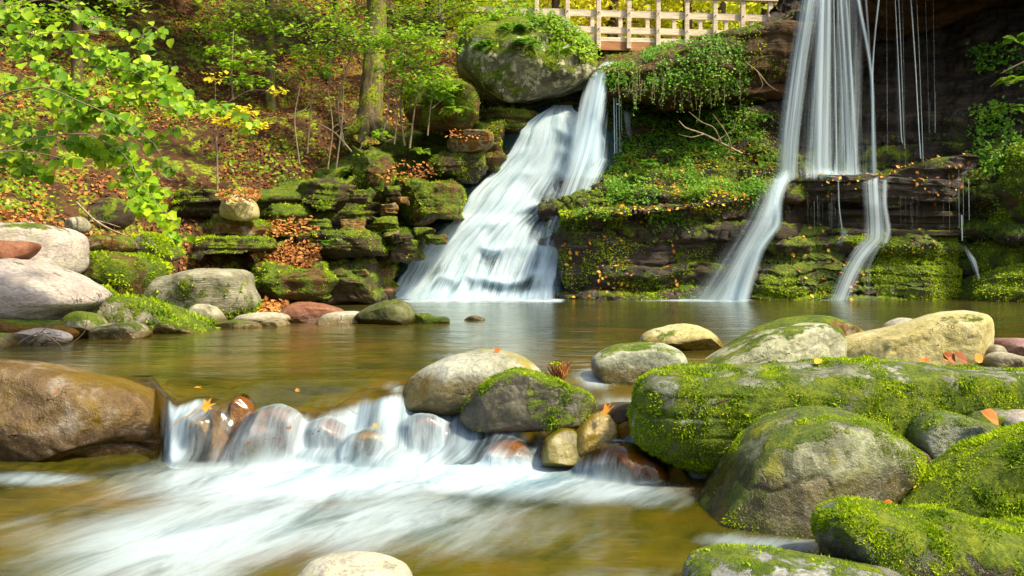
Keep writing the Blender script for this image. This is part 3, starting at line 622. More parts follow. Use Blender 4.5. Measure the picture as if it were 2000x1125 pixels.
# broad cascade: rows (py, left, right, Y)
CR = [(205, 1078, 1118, 17.6), (216, 1060, 1125, 17.3), (228, 1040, 1152, 17.1), (252, 1012, 1180, 17.0), (300, 985, 1192, 16.85), (345, 940, 1180, 16.7), (392, 906, 1158, 16.45), (418, 888, 1132, 16.35), (440, 864, 1112, 16.15), (490, 800, 1108, 15.95), (540, 768, 1098, 15.72), (575, 748, 1092, 15.55), (592, 735, 1094, 15.5)]
def build_cascade():
    nu, nv = 330, 200
    R = crp(np.array(CR, float), nu); s = np.linspace(0, 1, nv)
    PX = R[:, 1:2] + (R[:, 2:3] - R[:, 1:2]) * s[None]; PY = R[:, 0:1] + 0 * s[None]
    nz_ = fbm(np.stack([PX / 90, PY / 300, PX * 0 + 3], -1), 3)
    steps = [262, 304, 352, 418, 490, 540]
    Yb = np.broadcast_to(R[:, 3:4], PX.shape).copy()
    G = np.stack([at(a, b, c) for a, b, c in zip(PX.ravel(), PY.ravel(), Yb.ravel())]).reshape(nu, nv, 3)
    # treads: water juts out at each step, then hangs back
    G[..., 0] += (.10 * fbm(np.stack([PY / 34, PX * 0 + 2, PX * 0], -1), 3)) * (1 - s[None]) ** 2
    off = 0; thin = 0
    for i, sy in enumerate(steps):
        yy = sy + nz_ * 26 + (s[None] - .55) ** 2 * 60 * (1 if i % 2 else .4) + 16 * fbm(np.stack([PX / 45, PX * 0 + i, PX * 0], -1), 3)
        d = (PY - yy)
        amp = np.clip(.25 + 1.5 * fbm(np.stack([PX / 48 + i * 5, PX * 0, PX * 0], -1), 2), 0, 1) * (.25 + .75 * sstep(.22, .6, s[None] + 0 * PX + .1 * nz_))
        off = off + .55 * amp * (.16 * np.exp(-(d / 9) ** 2) - .17 * np.exp(-((d - 22) / 14) ** 2))
        thin = thin + .8 * amp * np.exp(-((d - 24) / 18) ** 2) - .7 * np.exp(-((d + 1) / 6) ** 2)
    G[..., 1] -= off
    edge = sstep(0, .07, s)[None] * sstep(1, .93, s)[None]
    core = .93 - .55 * thin + .25 * fbm(np.stack([PX / 26, PY / 120, PX * 0 + 8], -1), 3) * (.35 + .65 * sstep(.25, .6, s)[None])
    dark = .30 * np.exp(-((PX - 1075) / 42) ** 2 - ((PY - 385) / 40) ** 2) + .3 * np.exp(-((PX - 1098) / 26) ** 2 - ((PY - 275) / 12) ** 2) + .35 * np.exp(-((PX - 1050) / 20) ** 2 - ((PY - 455) / 30) ** 2) \
        + .38 * np.exp(-((PX - 850) / 26) ** 2 - ((PY - 535) / 26) ** 2) + .32 * np.exp(-((PX - 985) / 45) ** 2 - ((PY - 555) / 18) ** 2) + .3 * np.exp(-((PX - 1012) / 16) ** 2 - ((PY - 540) / 40) ** 2) + .12 * np.exp(-((PX - 1140) / 24) ** 2 - ((PY - 335) / 24) ** 2)
    a = np.clip((core - dark * 1.25) * (.15 + .85 * edge), 0, 1.1)
    a = np.clip(a + .45 * sstep(555, 590, PY) * edge, 0, 1.15) * np.minimum(1, 1.3 * edge + .0)
    u = (PX - 1000) / 100; dxdy = 0
    uv = np.stack([s[None] * 3.0 + 0 * PX + .1 * nz_, (G[..., 2] * .9)], -1)
    loc = np.array((G[-1, 100, 0], 15.6, 0))
    o = npmesh('waterfall', G.reshape(-1, 3), gridF(nu, nv), mat_casc, attrs={'alpha': a}, uv=uv.reshape(-1, 2))
    tag(o, 'broad white cascade fanning down rock steps into the pool', 'waterfall')
    # soft outer veils of spray
    for k_, (off_, am) in enumerate(((-.10, .32), (-.2, .22))):
        G3 = G.copy(); G3[..., 1] += off_; sx = 1 + .05 * (k_ + 1)
        cxx = G3[:, 100:101, 0]; G3[..., 0] = cxx + (G3[..., 0] - cxx) * sx
        lf = sstep(0, .25, s)[None] * sstep(1, .9, s)[None]
        vv = npmesh('spray', G3[::2, ::2].reshape(-1, 3), gridF(165, 100), mat_casc, o, np.array((0, 0, 0.)), attrs={'alpha': (am * lf * np.clip(a + .3, 0, 1) * sstep(205, 260, PY))[::2, ::2]}, uv=(uv * np.array((.6, .7)) + k_)[::2, ::2].reshape(-1, 2))
    # rock under the water
    G2 = G.copy(); G2[..., 1] += .16; G2 = G2 + gnorm(G2) * (fbm(G2 * 2.2, 4) * .12)[..., None]
    R2 = [G2[:, :1] + np.array((-1.2, .5, 0)), G2, G2[:, -1:] + np.array((.6, .6, 0))]
    G2 = np.concatenate(R2, 1)
    tag(npmesh('cliff', G2.reshape(-1, 3), gridF(*G2.shape[:2]), mat_teal), 'dark stepped rock under the broad cascade', kind='structure')
build_cascade()

def ribbon(pts, nu=60, nv=14, bulge=.12, uo=0.0, ed=.5, fade=None):
    """pts rows (py, left, right, Y, alpha) -> V,F,alpha,uv : a rounded ribbon of falling water"""
    R = crp(np.array(pts, float), nu); s = np.linspace(-1, 1, nv)
    V = []; A = []; UV = []
    for r in R:
        for t_ in s:
            V.append(at((r[1] + r[2]) / 2 + t_ * (r[2] - r[1]) / 2, r[0], r[3])); V[-1][1] -= bulge * (1 - t_ * t_) * .6
            A.append(r[4] * min(1, (1 - abs(t_)) / ed)); UV.append((t_ * (r[2] - r[1]) / 2 / 40 + uo, V[-1][2]))
    return np.array(V), gridF(nu, nv), np.array(A), np.array(UV)
def ribbons(name, label, lst, mat, cat='waterfall', kind=None, split=False, parts=()):
    VV, FF, AA, UU = [], [], [], []; o_ = 0
    for i, (pts, kw) in enumerate(lst):
        V, F, A, U = ribbon(pts, uo=i * 3.7, **kw)
        VV.append(V); FF.append(F + o_); AA.append(A); UU.append(U); o_ += len(V)
    V = np.concatenate(VV)
    o = npmesh(name, V, np.concatenate(FF), mat, attrs={'alpha': np.concatenate(AA)}, uv=np.concatenate(UU), loc=(V[:, 0].mean(), V[:, 1].mean(), V[:, 2].min()))
    return tag(o, label, cat)
col = [(122, 1176, 1200, 17.5, .9), (130, 1166, 1199, 17.2, .95), (150, 1150, 1196, 17.0, .95), (190, 1130, 1193, 16.8, .95), (240, 1116, 1192, 16.65, .95), (290, 1106, 1193, 16.5, .95), (318, 1098, 1192, 16.4, .75), (350, 1105, 1175, 16.35, .0)]
col2 = [(138, 1160, 1192, 16.95, .8), (190, 1146, 1186, 16.7, .9), (250, 1130, 1180, 16.5, .9), (310, 1105, 1176, 16.3, .9), (380, 1080, 1150, 16.1, .7), (450, 1050, 1120, 15.9, .45), (560, 1010, 1106, 15.55, .3)]
thin = [([(165, x, x + w_, 16.9, .9), (230, x + 1, x + 1 + w_, 16.85, .8), (300, x + 2, x + 2 + w_, 16.8, e)], dict(nv=5, bulge=.02, nu=16)) for x, w_, e in ((1197, 3, .8), (1202, 2, .6), (1207, 3, .5), (1212, 2, .3))]
spl = [([(310, 1150, 1196, 16.45, .5), (345, 1132, 1180, 16.3, .75), (400, 1112, 1150, 16.1, .7), (440, 1090, 1124, 15.9, .5)], {}),
       ([(212, 1216, 1232, 17.2, .0), (225, 1216, 1234, 17.15, .6), (270, 1222, 1238, 17.1, .3)], dict(nv=6, nu=12))]
ribbons('waterfall', 'narrow white column dropping from the stream mouth under the bridge', [(col, dict(ed=.6)), (col2, dict(ed=.8, bulge=.1))] + thin + spl, mat_strand)

def S(x0, x1, w0, w1, a, y1=342, Y0=15.75, Y1=15.75, y0=-130, ed=.8, sl=None):
    if w1 > 6: w0 *= 1.35; w1 *= 1.35; ed = 1.0
    xa = x0 + (x0 - x1) * .38
    return ([(y0, xa - w0 * .45, xa + w0 * .45, Y0, a), (0, x0 - w0 / 2, x0 + w0 / 2, Y0 - .05, a), (120, x0 + (x1 - x0) * .42 - w0 * .5 - (w1 - w0) * .2, x0 + (x1 - x0) * .42 + w0 * .5 + (w1 - w0) * .2, Y1, a),
             (260, x0 + (x1 - x0) * .82 - w1 / 2, x0 + (x1 - x0) * .82 + w1 / 2, Y1, a), (y1, x1 - w1 / 2, x1 + w1 / 2, Y1, a)], dict(nu=50, nv=14 if w1 > 8 else 5, bulge=.16 if w1 > 8 else .02, ed=ed))
SL = [S(1577, 1534, 34, 44, .90, 395, ed=.9), S(1590, 1541, 30, 40, .55, 390, ed=.9), S(1601, 1594, 26, 34, .85, ed=.8), S(1612, 1608, 22, 36, .75), S(1602, 1575, 12, 16, .5), S(1637, 1655, 15, 24, .8), S(1648, 1668, 10, 16, .7), S(1645, 1640, 5, 8, .55), S(1655, 1662, 4, 7, .6),
      S(1624, 1630, 7, 9, .6), S(1632, 1646, 5, 8, .5), S(1664, 1683, 6, 8, .5), S(1570, 1522, 10, 14, .45, 400)]
SL += [([(-130, 1652, 1668, 15.8, .8), (0, 1668, 1682, 15.7, .85), (90, 1685, 1699, 15.7, .85), (165, 1697, 1708, 15.7, .95), (250, 1695, 1712, 15.7, .85), (345, 1692, 1716, 15.7, .8)], dict(ed=.9, bulge=.06)),
       ([(-130, 1735, 1741, 15.8, .7), (0, 1713, 1719, 15.7, .75), (90, 1704, 1709, 15.7, .75), (170, 1699, 1706, 15.7, .8), (345, 1702, 1710, 15.7, .5)], dict(ed=.9, bulge=.03, nv=6)),
       ([(-60, 1680, 1692, 15.75, .5), (60, 1690, 1700, 15.7, .5), (200, 1697, 1706, 15.7, .6)], dict(ed=.9, bulge=.03, nv=6)),
       S(1731, 1733, 2, 2.5, .6, 300), S(1748, 1762, 3, 5, .75, 280), S(1755, 1767, 3, 3, .6, 290), S(1762, 1768, 2, 2, .4, 330), S(1779, 1798, 4, 3.5, .8, 310), S(1790, 1803, 2, 3, .6, 330), S(1807, 1816, 2, 2, .45, 200), S(1822, 1827, 1.5, 1.5, .3, 180), S(1745, 1752, 10, 10, .22, 330), S(1835, 1838, 1.5, 1.5, .25, 120)]
SL.append(([(-130, 1560, 1700, 16.0, .32), (0, 1562, 1702, 15.95, .32), (160, 1545, 1712, 15.9, .34), (340, 1520, 1722, 15.85, .45)], dict(nu=40, nv=24, ed=.6, bulge=.1)))
SL.append(([(270, 1535, 1725, 15.65, .0), (320, 1512, 1735, 15.5, .38), (344, 1505, 1745, 15.3, .55), (356, 1505, 1745, 15.15, .0)], dict(nu=40, nv=30, ed=1, bulge=.05)))
ribbons('waterfall', 'tall curtain of white water strands falling free at the upper right', SL, mat_strand)
mat_soft = fall_mat('soft_water', 1.3, .3, .0, .95, .95, (.24, .42, .52), 1.3)
ribbons('waterfall', 'slanting misty white flow between the cliff slope and the mossy stepped rock', [
    ([(325, 1505, 1565, 15.55, .0), (350, 1500, 1552, 15.35, .8), (380, 1492, 1536, 15.15, .9), (410, 1482, 1532, 15.05, .9), (440, 1464, 1530, 15.0, .9), (470, 1442, 1514, 15.0, .9), (500, 1430, 1490, 15.0, .95), (540, 1412, 1474, 15.0, 1), (592, 1392, 1468, 15.0, 1.15)], dict(nu=80, nv=40, ed=.95, bulge=.12)),
    ([(350, 1475, 1560, 15.3, .3), (420, 1440, 1535, 14.95, .4), (480, 1400, 1505, 14.9, .4), (540, 1350, 1482, 14.85, .4), (592, 1290, 1472, 14.85, .5)], dict(nu=80, nv=40, ed=1.0, bulge=.1)),
    ([(400, 1503, 1530, 15.0, .6), (440, 1500, 1531, 14.95, .8), (490, 1462, 1498, 14.9, .8), (590, 1428, 1466, 14.9, .8)], dict(nu=60, nv=12, ed=.9, bulge=.1))], mat_soft)
sm = [([(322, 1530, 1720, 15.6, .0), (336, 1530, 1735, 15.5, .55), (344, 1560, 1742, 15.2, .6), (352, 1660, 1745, 15.08, .4), (372, 1680, 1742, 15.02, .0)], dict(nu=40, nv=40, ed=1.0, bulge=.02)),
      ([(345, 1670, 1742, 15.15, .5), (360, 1674, 1738, 15.05, .75), (400, 1678, 1738, 14.98, .9), (440, 1678, 1742, 15.0, .9), (466, 1672, 1746, 15.0, .9), (482, 1655, 1734, 15.0, .9), (505, 1648, 1706, 14.98, .9), (540, 1630, 1686, 14.97, .9), (592, 1606, 1668, 14.97, .9)], dict(nu=90, nv=20, ed=1.0, bulge=.08)),
      ([(352, 1715, 1738, 15.1, .6), (400, 1718, 1736, 15.02, .6), (450, 1722, 1746, 15.0, .6), (475, 1715, 1740, 15.0, .6)], dict(nu=40, nv=10, ed=.9, bulge=.03)),
      ([(480, 1690, 1740, 15.0, .35), (520, 1680, 1710, 14.97, .4), (592, 1685, 1705, 14.95, .3)], dict(nu=40, nv=14, ed=1, bulge=.03)),
      ([(352, 1634, 1640, 15.0, .6), (400, 1636, 1641, 15.0, .7), (446, 1641, 1647, 15.0, .6)], dict(nu=20, nv=5, ed=.9, bulge=.01)),
      ([(440, 1600, 1690, 15.05, .1), (455, 1610, 1690, 15.02, .35), (480, 1600, 1680, 15.0, .2)], dict(nu=14, nv=20, ed=1, bulge=.05))]
ribbons('waterfall', 'small chute of white water over the leaf topped ledge down to the mossy rock', sm, mat_strand)
rr = random.Random(8)
dr = []
for i in range(46):
    x = rr.choice([rr.uniform(1535, 1640), rr.uniform(1535, 1640), rr.uniform(1745, 1880)]); y0 = rr.uniform(372, 405); y1 = rr.uniform(425, 462); a = rr.uniform(.25, .6)
    dr.append(([(y0, x, x + 1.2, 15.0, a), (y1, x + .5, x + 1.6, 15.0, a * .7)], dict(nu=4, nv=3, ed=1, bulge=.0)))
for x, y0, y1, w_ in ((1871, 330, 445, 3), (1880, 335, 440, 2), (1891, 350, 430, 2), (1876, 420, 470, 5), (1853, 340, 450, 1.5)):
    dr.append(([(y0, x, x + w_, 15.0, .7), (y1, x + 1, x + w_ + 1, 15.0, .5)], dict(nu=8, nv=5, ed=.9, bulge=0)))
dr.append(([(480, 1868, 1890, 15.2, .3), (510, 1885, 1910, 15.1, .7), (545, 1902, 1914, 15.05, .5)], dict(nu=20, nv=8, ed=.9)))
dr_ = ribbons('dripping_water', 'thin drips of water hanging off the front edge of the leaf topped ledge', dr, mat_strand)
del dr_['category']; dr_['kind'] = 'stuff'

# ------------------------------------------------------------------ rock ledges on the wooded bank
cliff('cliff', 'shaded layered rock wall under the leaf covered slope', [
    (300, [(620, 11.8), (500, 12.6), (430, 13.2), (385, 13.2), (372, 13.8), (366, 15.4)]),
    (400, [(620, 12.4), (500, 13.3), (430, 13.9), (385, 13.4), (372, 13.9), (362, 15.6)]),
    (520, [(610, 13.0), (500, 13.9), (430, 14.3), (385, 14.0), (368, 14.4), (356, 16)]),
    (640, [(600, 14.0), (520, 14.8), (440, 15.1), (385, 14.8), (345, 15.1), (325, 16.6)]),
    (760, [(600, 15.6), (520, 15.9), (430, 16.1), (350, 16.2), (292, 16.4), (275, 17.6)]),
    (900, [(600, 17.1), (480, 17.2), (380, 17.3), (300, 17.4), (236, 17.6), (215, 18.6)]),
    (1000, [(600, 16.3), (440, 16.8), (300, 17.2), (240, 17.5), (205, 17.9), (190, 19.4)]),
    (1130, [(600, 16.6), (440, 17.2), (300, 17.6), (240, 17.9), (150, 18.2), (125, 20)])], 320, 170, mat_ledge_moss, .10, .24, 61)
def box(x0, y0, x1, y1, seed, j=.10, tl=0, tr=0):
    r = random.Random(seed); w_, h_ = x1 - x0, y1 - y0; J = lambda s: r.uniform(-j, j) * s
    fr = [(0, .82), (.0, .35), (.05, .08), (.28, 0), (.55, 0), (.8, .02), (.97, .10), (1, .4), (1, .8), (.93, 1), (.6, 1), (.3, 1), (.07, 1)]
    return [(x0 + a * w_ + J(w_ * .5), y0 + b * h_ + J(h_) + (tl * (1 - a) + tr * a) * (1 - b)) for a, b in fr]
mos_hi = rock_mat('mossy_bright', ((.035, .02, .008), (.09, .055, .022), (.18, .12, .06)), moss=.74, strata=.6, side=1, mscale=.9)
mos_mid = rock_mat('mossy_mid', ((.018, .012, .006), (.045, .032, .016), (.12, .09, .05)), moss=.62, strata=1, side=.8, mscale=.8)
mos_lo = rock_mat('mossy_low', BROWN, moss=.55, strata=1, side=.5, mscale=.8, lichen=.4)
LB = [ # x0,y0,x1,y1,Y,depth,mat,strata,label
    (375, 462, 528, 494, 12.4, .5, mos_mid, .03, 'flat mossy ledge low in the dark hollow left of the leaf drift'),
    (395, 425, 520, 462, 13.1, .5, mos_lo, .03, 'layered brown rock inside the dark hollow under the tan boulder'),
    (340, 372, 440, 430, 13.0, .5, mos_mid, .03, 'mossy overhanging rock above the dark hollow on the wooded bank'),
    (548, 452, 745, 505, 13.7, .7, mos_mid, .035, 'long mossy ledge above the drift of orange leaves'),
    (520, 400, 625, 452, 14.2, .6, mos_hi, .035, 'mossy step with yellow green plants left of the hanging moss'),
    (594, 345, 702, 408, 14.5, .7, mos_mid, .035, 'mossy block overhanging a dark gap below the sapling roots'),
    (624, 400, 740, 452, 14.5, .5, mos_mid, .03, 'shadowed mossy block under the hanging moss'),
    (735, 446, 822, 512, 14.7, .7, mos_mid, .035, 'dark mossy block close to the left edge of the broad cascade'),
    (768, 352, 905, 432, 15.1, .8, mos_hi, .03, 'large mossy step halfway up beside the broad cascade'),
    (846, 300, 945, 352, 15.9, .7, mos_mid, .03, 'mossy step under the flat slab beside the cascade'),
    (486, 515, 640, 592, 12.6, .7, mos_hi, .03, 'low mossy ledge at the water behind the flat grey boulder'),
    (600, 500, 745, 590, 13.8, .8, mos_mid, .03, 'low dark mossy ledge left of the foot of the broad cascade'),
    (700, 510, 772, 588, 14.8, .5, rock_mat('pinkwet', REDB, moss=.3, strata=1, rough=.35), .03, 'wet reddish rock at the left foot of the broad cascade'),
    (925, 212, 1045, 262, 17.0, .5, mos_hi, .03, 'mossy ledges at the head of the cascade under the lichened boulder'),
    (912, 240, 985, 330, 16.6, .5, mos_hi, .03, 'mossy rock bank along the upper left of the cascade'),
    (690, 285, 765, 400, 14.8, .5, mos_hi, .02, 'knob of hanging bright moss below the big tree roots'),
]
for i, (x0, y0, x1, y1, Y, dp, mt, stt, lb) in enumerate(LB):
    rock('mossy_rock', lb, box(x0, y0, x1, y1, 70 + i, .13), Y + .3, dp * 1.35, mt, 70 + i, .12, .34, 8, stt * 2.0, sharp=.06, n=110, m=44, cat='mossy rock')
rock('mossy_rock', 'big mossy block with fern leaves hanging over its face, right of the large tree', [(800, 235), (790, 200), (800, 172), (840, 160), (890, 162), (925, 180), (938, 205), (932, 235), (915, 255), (860, 258), (815, 250)], 16.3, .7, mos_hi, 91, .06, .5, 4, .02, n=120, m=50)
rock('rock_slab', 'thin flat slab with brown leaves on it jutting toward the cascade', [(872, 285), (880, 268), (910, 258), (950, 258), (966, 266), (960, 284), (930, 298), (890, 302)], 16.0, .6, rock_mat('slabbrown', BROWN, moss=.3, strata=1, lichen=.5), 92, .04, .4, 3, .02, n=110, m=40)
rock('boulder', 'huge boulder with white lichen and green shrubs on top above the falls', [(896, 122), (900, 88), (915, 62), (960, 48), (1010, 44), (1075, 52), (1120, 70), (1150, 98), (1160, 135), (1150, 162), (1110, 178), (1070, 192), (1030, 204), (990, 206), (955, 190), (925, 160), (905, 145)],
     17.4, 1.2, rock_mat('lichen', ((.07, .065, .04), (.16, .15, .10), (.30, .29, .22)), moss=.70, lichen=1, sc=.8, mscale=.6, side=.2), 93, .08, .42, 8, 0, n=160, m=70)
rock('boulder', 'tan boulder with dry leaves on top sitting over the dark hollow', [(430, 412), (440, 390), (460, 380), (485, 384), (500, 402), (500, 425), (480, 432), (445, 428)], 12.9, .35, rock_mat('tan', CREAM, moss=.35, lichen=.3), 94, .05, .6, 4)
rw = random.Random(12)
for i in range(22):   # broken stones filling the gaps of the ledges
    k_ = i / 21; x = 520 + k_ * 330 + rw.uniform(-60, 60); y = 500 - k_ * 120 + rw.uniform(-75, 75); w_ = rw.uniform(26, 60); h_ = w_ * rw.uniform(.35, .6)
    rock('broken_stone', 'small broken mossy stone wedged among the ledges of the wooded bank', box(x, y, x + w_, y + h_, 900 + i, .2), 13.2 + k_ * 1.6, .22, (mos_mid, mos_lo, mos_hi)[i % 3], 900 + i, .12, .4, 6, .05, n=60, m=26, sharp=.06, group='broken stones between the mossy ledges')
# grey boulders of the left bank
pur = rock_mat('purple_grey', PURP, moss=.10, strata=.3, crack=.9, rough=.8, bump=1.6)
pur2 = rock_mat('purple_grey_moss', PURP, moss=.34, strata=.3, lichen=.5, crack=.9)
gr_m = rock_mat('grey_moss', GREY, moss=.50, lichen=.5, wet=.06)
gr_s = rock_mat('grey_stone', GREY, moss=.26, lichen=.5, wet=.05)
wh_s = rock_mat('white_stone', PALE, moss=.12, wet=.03)
LBB = [
    ([(-160, 470), (-80, 442), (0, 438), (60, 438), (112, 446), (134, 464), (142, 500), (136, 535), (80, 545), (-60, 545), (-160, 530)], 9.6, .8, pur2, 4, 'big squared pale grey boulder at the left edge, green moss on its side'),
    ([(-60, 505), (-40, 470), (20, 470), (66, 474), (62, 492), (40, 508), (0, 520), (-50, 530)], 8.75, .25, rock_mat('redb', REDB, crack=.6), 4, 'dark reddish brown rock wedged above the big smooth pale boulder'),
    ([(-200, 560), (-100, 520), (-20, 508), (40, 508), (95, 526), (145, 548), (176, 568), (188, 590), (150, 612), (110, 632), (0, 640), (-200, 640)], 8.5, .8, pur, 3, 'big smooth pale purple grey boulder sloping down at the left edge'),
    ([(-80, 640), (-40, 612), (40, 618), (100, 628), (142, 640), (148, 655), (120, 668), (40, 668), (-60, 672)], 7.95, .35, rock_mat('brown_mossy', BROWN, moss=.45, strata=.5), 4, 'brown layered rock tucked under the big smooth pale boulder'),
    ([(22, 664), (40, 648), (80, 642), (118, 650), (132, 664), (110, 674), (40, 676)], 7.6, .2, pur, 3, 'small flat lilac stone with bare twigs lying on it at the shore'),
    ([(-50, 680), (-20, 655), (15, 652), (26, 668), (20, 690), (-30, 695)], 7.3, .2, gr_s, 3, 'small dark shore stone at the far left edge of the pool'),
    ([(120, 655), (122, 625), (140, 608), (170, 610), (192, 625), (200, 648), (180, 662), (140, 664)], 8.2, .25, gr_m, 3, 'small rounded mossy stone between the smooth boulder and the low grey stone'),
    ([(138, 625), (150, 604), (190, 584), (260, 580), (310, 594), (352, 615), (400, 638), (404, 652), (320, 660), (220, 655), (160, 650)], 9.0, .5, gr_m, 4, 'wedge shaped grey boulder with bright moss dipping into the pool'),
    ([(185, 655), (190, 640), (212, 632), (262, 631), (287, 644), (288, 658), (262, 668), (196, 668)], 8.15, .25, gr_s, 2, 'low grey stone with mossy sides at the water in front of the wedge boulder'),
    ([(284, 580), (284, 562), (300, 546), (345, 534), (405, 524), (460, 527), (480, 538), (486, 562), (502, 588), (490, 612), (440, 626), (370, 622), (310, 608), (290, 592)], 10.6, .6, rock_mat('cap_moss', GREY, moss=.60, strata=1, side=1.6, lichen=.3, wet=.08), 3, 'large boulder with a flat bare grey top and thick moss below'),
    ([(372, 615), (374, 600), (388, 593), (412, 597), (430, 612), (442, 632), (430, 648), (380, 648)], 9.6, .25, gr_s, 3, 'upright egg shaped grey stone in front of the flat topped boulder'),
    ([(418, 640), (425, 630), (460, 624), (492, 630), (500, 642), (470, 650), (430, 650)], 9.4, .2, gr_s, 2, 'low brownish grey stone right of the egg shaped stone'),
    ([(462, 622), (480, 613), (530, 611), (560, 616), (562, 628), (520, 634), (470, 632)], 9.9, .25, wh_s, 2, 'flat pale slab stone behind its low neighbours at the shore'),
    ([(455, 640), (470, 628), (500, 630), (510, 642), (490, 648), (462, 648)], 9.35, .15, wh_s, 2, 'small pale mossy pebble in front of the flat pale slab stone'),
    ([(505, 636), (520, 626), (550, 624), (564, 634), (550, 642), (515, 642)], 9.55, .18, wh_s, 2, 'small pale shore stone at the right end of the flat slab'),
    ([(548, 622), (556, 604), (578, 592), (612, 591), (650, 600), (668, 612), (650, 628), (600, 636), (560, 634)], 10.3, .35, rock_mat('redwet', REDB, wet=.05, rough=.5), 3, 'low reddish brown wet rock on the far shore'),
    ([(622, 628), (640, 612), (680, 608), (712, 613), (722, 625), (700, 638), (636, 638)], 10.0, .3, wh_s, 3, 'flat white stone at the water left of the dark mossy wedge'),
    ([(692, 632), (700, 612), (735, 592), (772, 587), (798, 595), (810, 612), (812, 630), (790, 642), (710, 642)], 9.95, .35, rock_mat('dark_olive', ((.05, .06, .02), (.10, .11, .045), (.2, .2, .12)), moss=.28, wet=.03), 6, 'dark olive wedge rock standing in the middle of the far pool'),
    ([(800, 628), (808, 615), (835, 612), (850, 618), (872, 620), (876, 630), (840, 636), (805, 636)], 10.0, .12, rock_mat('tinymoss', GREY, moss=.8, wet=.0), 2, 'tiny mossy stones just right of the dark olive wedge rock'),
    ([(905, 626), (920, 617), (938, 618), (948, 625), (930, 632), (910, 632)], 10.4, .1, gr_s, 1, 'tiny stone breaking the pool surface in front of the broad cascade'),
    ([(142, 560), (148, 515), (180, 494), (240, 490), (300, 505), (318, 530), (310, 560), (290, 590), (220, 600), (160, 590)], 10.6, .7, mos_hi, 3, 'broad mossy rock mound between the pale boulders and the flat topped boulder'),
    ([(262, 480), (280, 460), (302, 456), (328, 470), (347, 500), (330, 512), (285, 508)], 11.2, .4, rock_mat('greymossy', GREY, moss=.6), 4, 'rounded mossy boulder leaning above the mossy mound'),
    ([(145, 490), (160, 470), (200, 460), (240, 462), (256, 478), (245, 492), (190, 500)], 10.6, .35, mos_lo, 4, 'flat mossy stone under the end of the dead branch'),
    ([(128, 445), (138, 428), (158, 424), (170, 438), (166, 454), (140, 458)], 11.0, .2, gr_s, 3, 'small pale stone perched behind the big squared boulder'),
    ([(180, 600), (186, 575), (210, 560), (232, 572), (236, 592), (210, 604)], 10.0, .25, mos_hi, 2, 'small bright mossy hump behind the wedge boulder'),
    ([(168, 430), (185, 395), (225, 385), (250, 400), (250, 440), (215, 458), (180, 450)], 12.2, .4, mos_mid, 4, 'dark mossy boulder half hidden by green leaves on the bank'),
]
for i, (O, Y, dp, mt, fc, lb) in enumerate(LBB):
    rock('boulder' if dp > .45 else 'stone', lb, O, Y, dp, mt, 120 + i, .045, .6, fc, .02 if 'layered' in lb else 0, n=110 if dp > .3 else 72, m=50 if dp > .3 else 34)

# ------------------------------------------------------------------ foreground rocks
slab_m = rock_mat('slab_moss', ((.07, .075, .05), (.16, .17, .12), (.36, .37, .31)), moss=.86, strata=.5, sc=2.2, mscale=2, side=1.9, lichen=.2, wet=-.30)
slab = rock('rock_slab', 'long low slab thick with green moss lying across the right foreground', [(1241, 845), (1244, 800), (1252, 765), (1275, 736), (1320, 722), (1400, 717), (1500, 712), (1570, 708), (1640, 701), (1720, 703), (1800, 712), (1900, 720), (2060, 722), (2120, 760), (2040, 800), (1960, 806), (1880, 812), (1820, 822), (1740, 850), (1640, 880), (1520, 905), (1430, 915), (1380, 914), (1320, 900), (1268, 872)],
            4.5, .40, slab_m, 201, .035, .55, 3, .012, n=320, m=110, fine=1.3)
big = rock('boulder', 'big rounded boulder, green lichen and wet grey face, right foreground', [(1352, 1060), (1358, 1020), (1385, 975), (1418, 925), (1448, 876), (1490, 833), (1550, 805), (1615, 798), (1675, 810), (1735, 838), (1775, 872), (1785, 920), (1780, 965), (1760, 1010), (1700, 1050), (1600, 1075), (1480, 1080), (1400, 1075)],
           3.82, .42, rock_mat('big', ((.045, .050, .024), (.12, .13, .07), (.28, .31, .18)), moss=.38, sc=2.0, mscale=1.6, lichen=.35, stain=(.26, .26, .035), wet=-.16, rough=.36, side=-.3, spec=.5), 202, .03, .66, 4, n=240, m=110)
mr = rock('mossy_rock', 'steep rock wrapped in bright yellow green moss at the right edge', [(1768, 1000), (1806, 968), (1862, 926), (1922, 888), (1980, 858), (2060, 828), (2180, 830), (2200, 960), (2120, 1050), (2000, 1040), (1900, 1016), (1830, 1005)], 3.5, .28, rock_mat('brightmoss', DARK, moss=.95, side=1.2, mscale=2, sc=2), 203, .04, .6, 2, n=200, m=90)
lr = rock('mossy_rock', 'dark wave shaped rock with mossy top in the bottom right corner', [(1598, 1060), (1604, 1022), (1620, 1000), (1650, 989), (1700, 988), (1750, 998), (1800, 1002), (1850, 998), (1890, 1008), (1930, 1026), (1990, 1034), (2100, 1040), (2160, 1130), (2100, 1230), (1900, 1240), (1750, 1210), (1660, 1160), (1612, 1110)], 3.12, .25, rock_mat('lowmoss', ((.04, .045, .03), (.10, .11, .08), (.26, .28, .24)), moss=.64, side=.4, mscale=2, sc=2.4, rough=.45, wet=-.28), 204, .035, .6, 3, n=220, m=100)
bs = rock('rock_slab', 'flat grey rock with a green stripe cut off by the bottom edge at right', [(1340, 1150), (1350, 1118), (1375, 1098), (1425, 1088), (1520, 1090), (1600, 1100), (1680, 1116), (1780, 1135), (1800, 1180), (1680, 1240), (1450, 1240), (1360, 1200)], 2.80, .25, rock_mat('botslab', ((.12, .13, .12), (.26, .27, .25), (.44, .45, .42)), moss=.42, sc=2.5, mscale=2.4, strata=.4, wet=-.32), 205, .035, .6, 4, n=180, m=80)
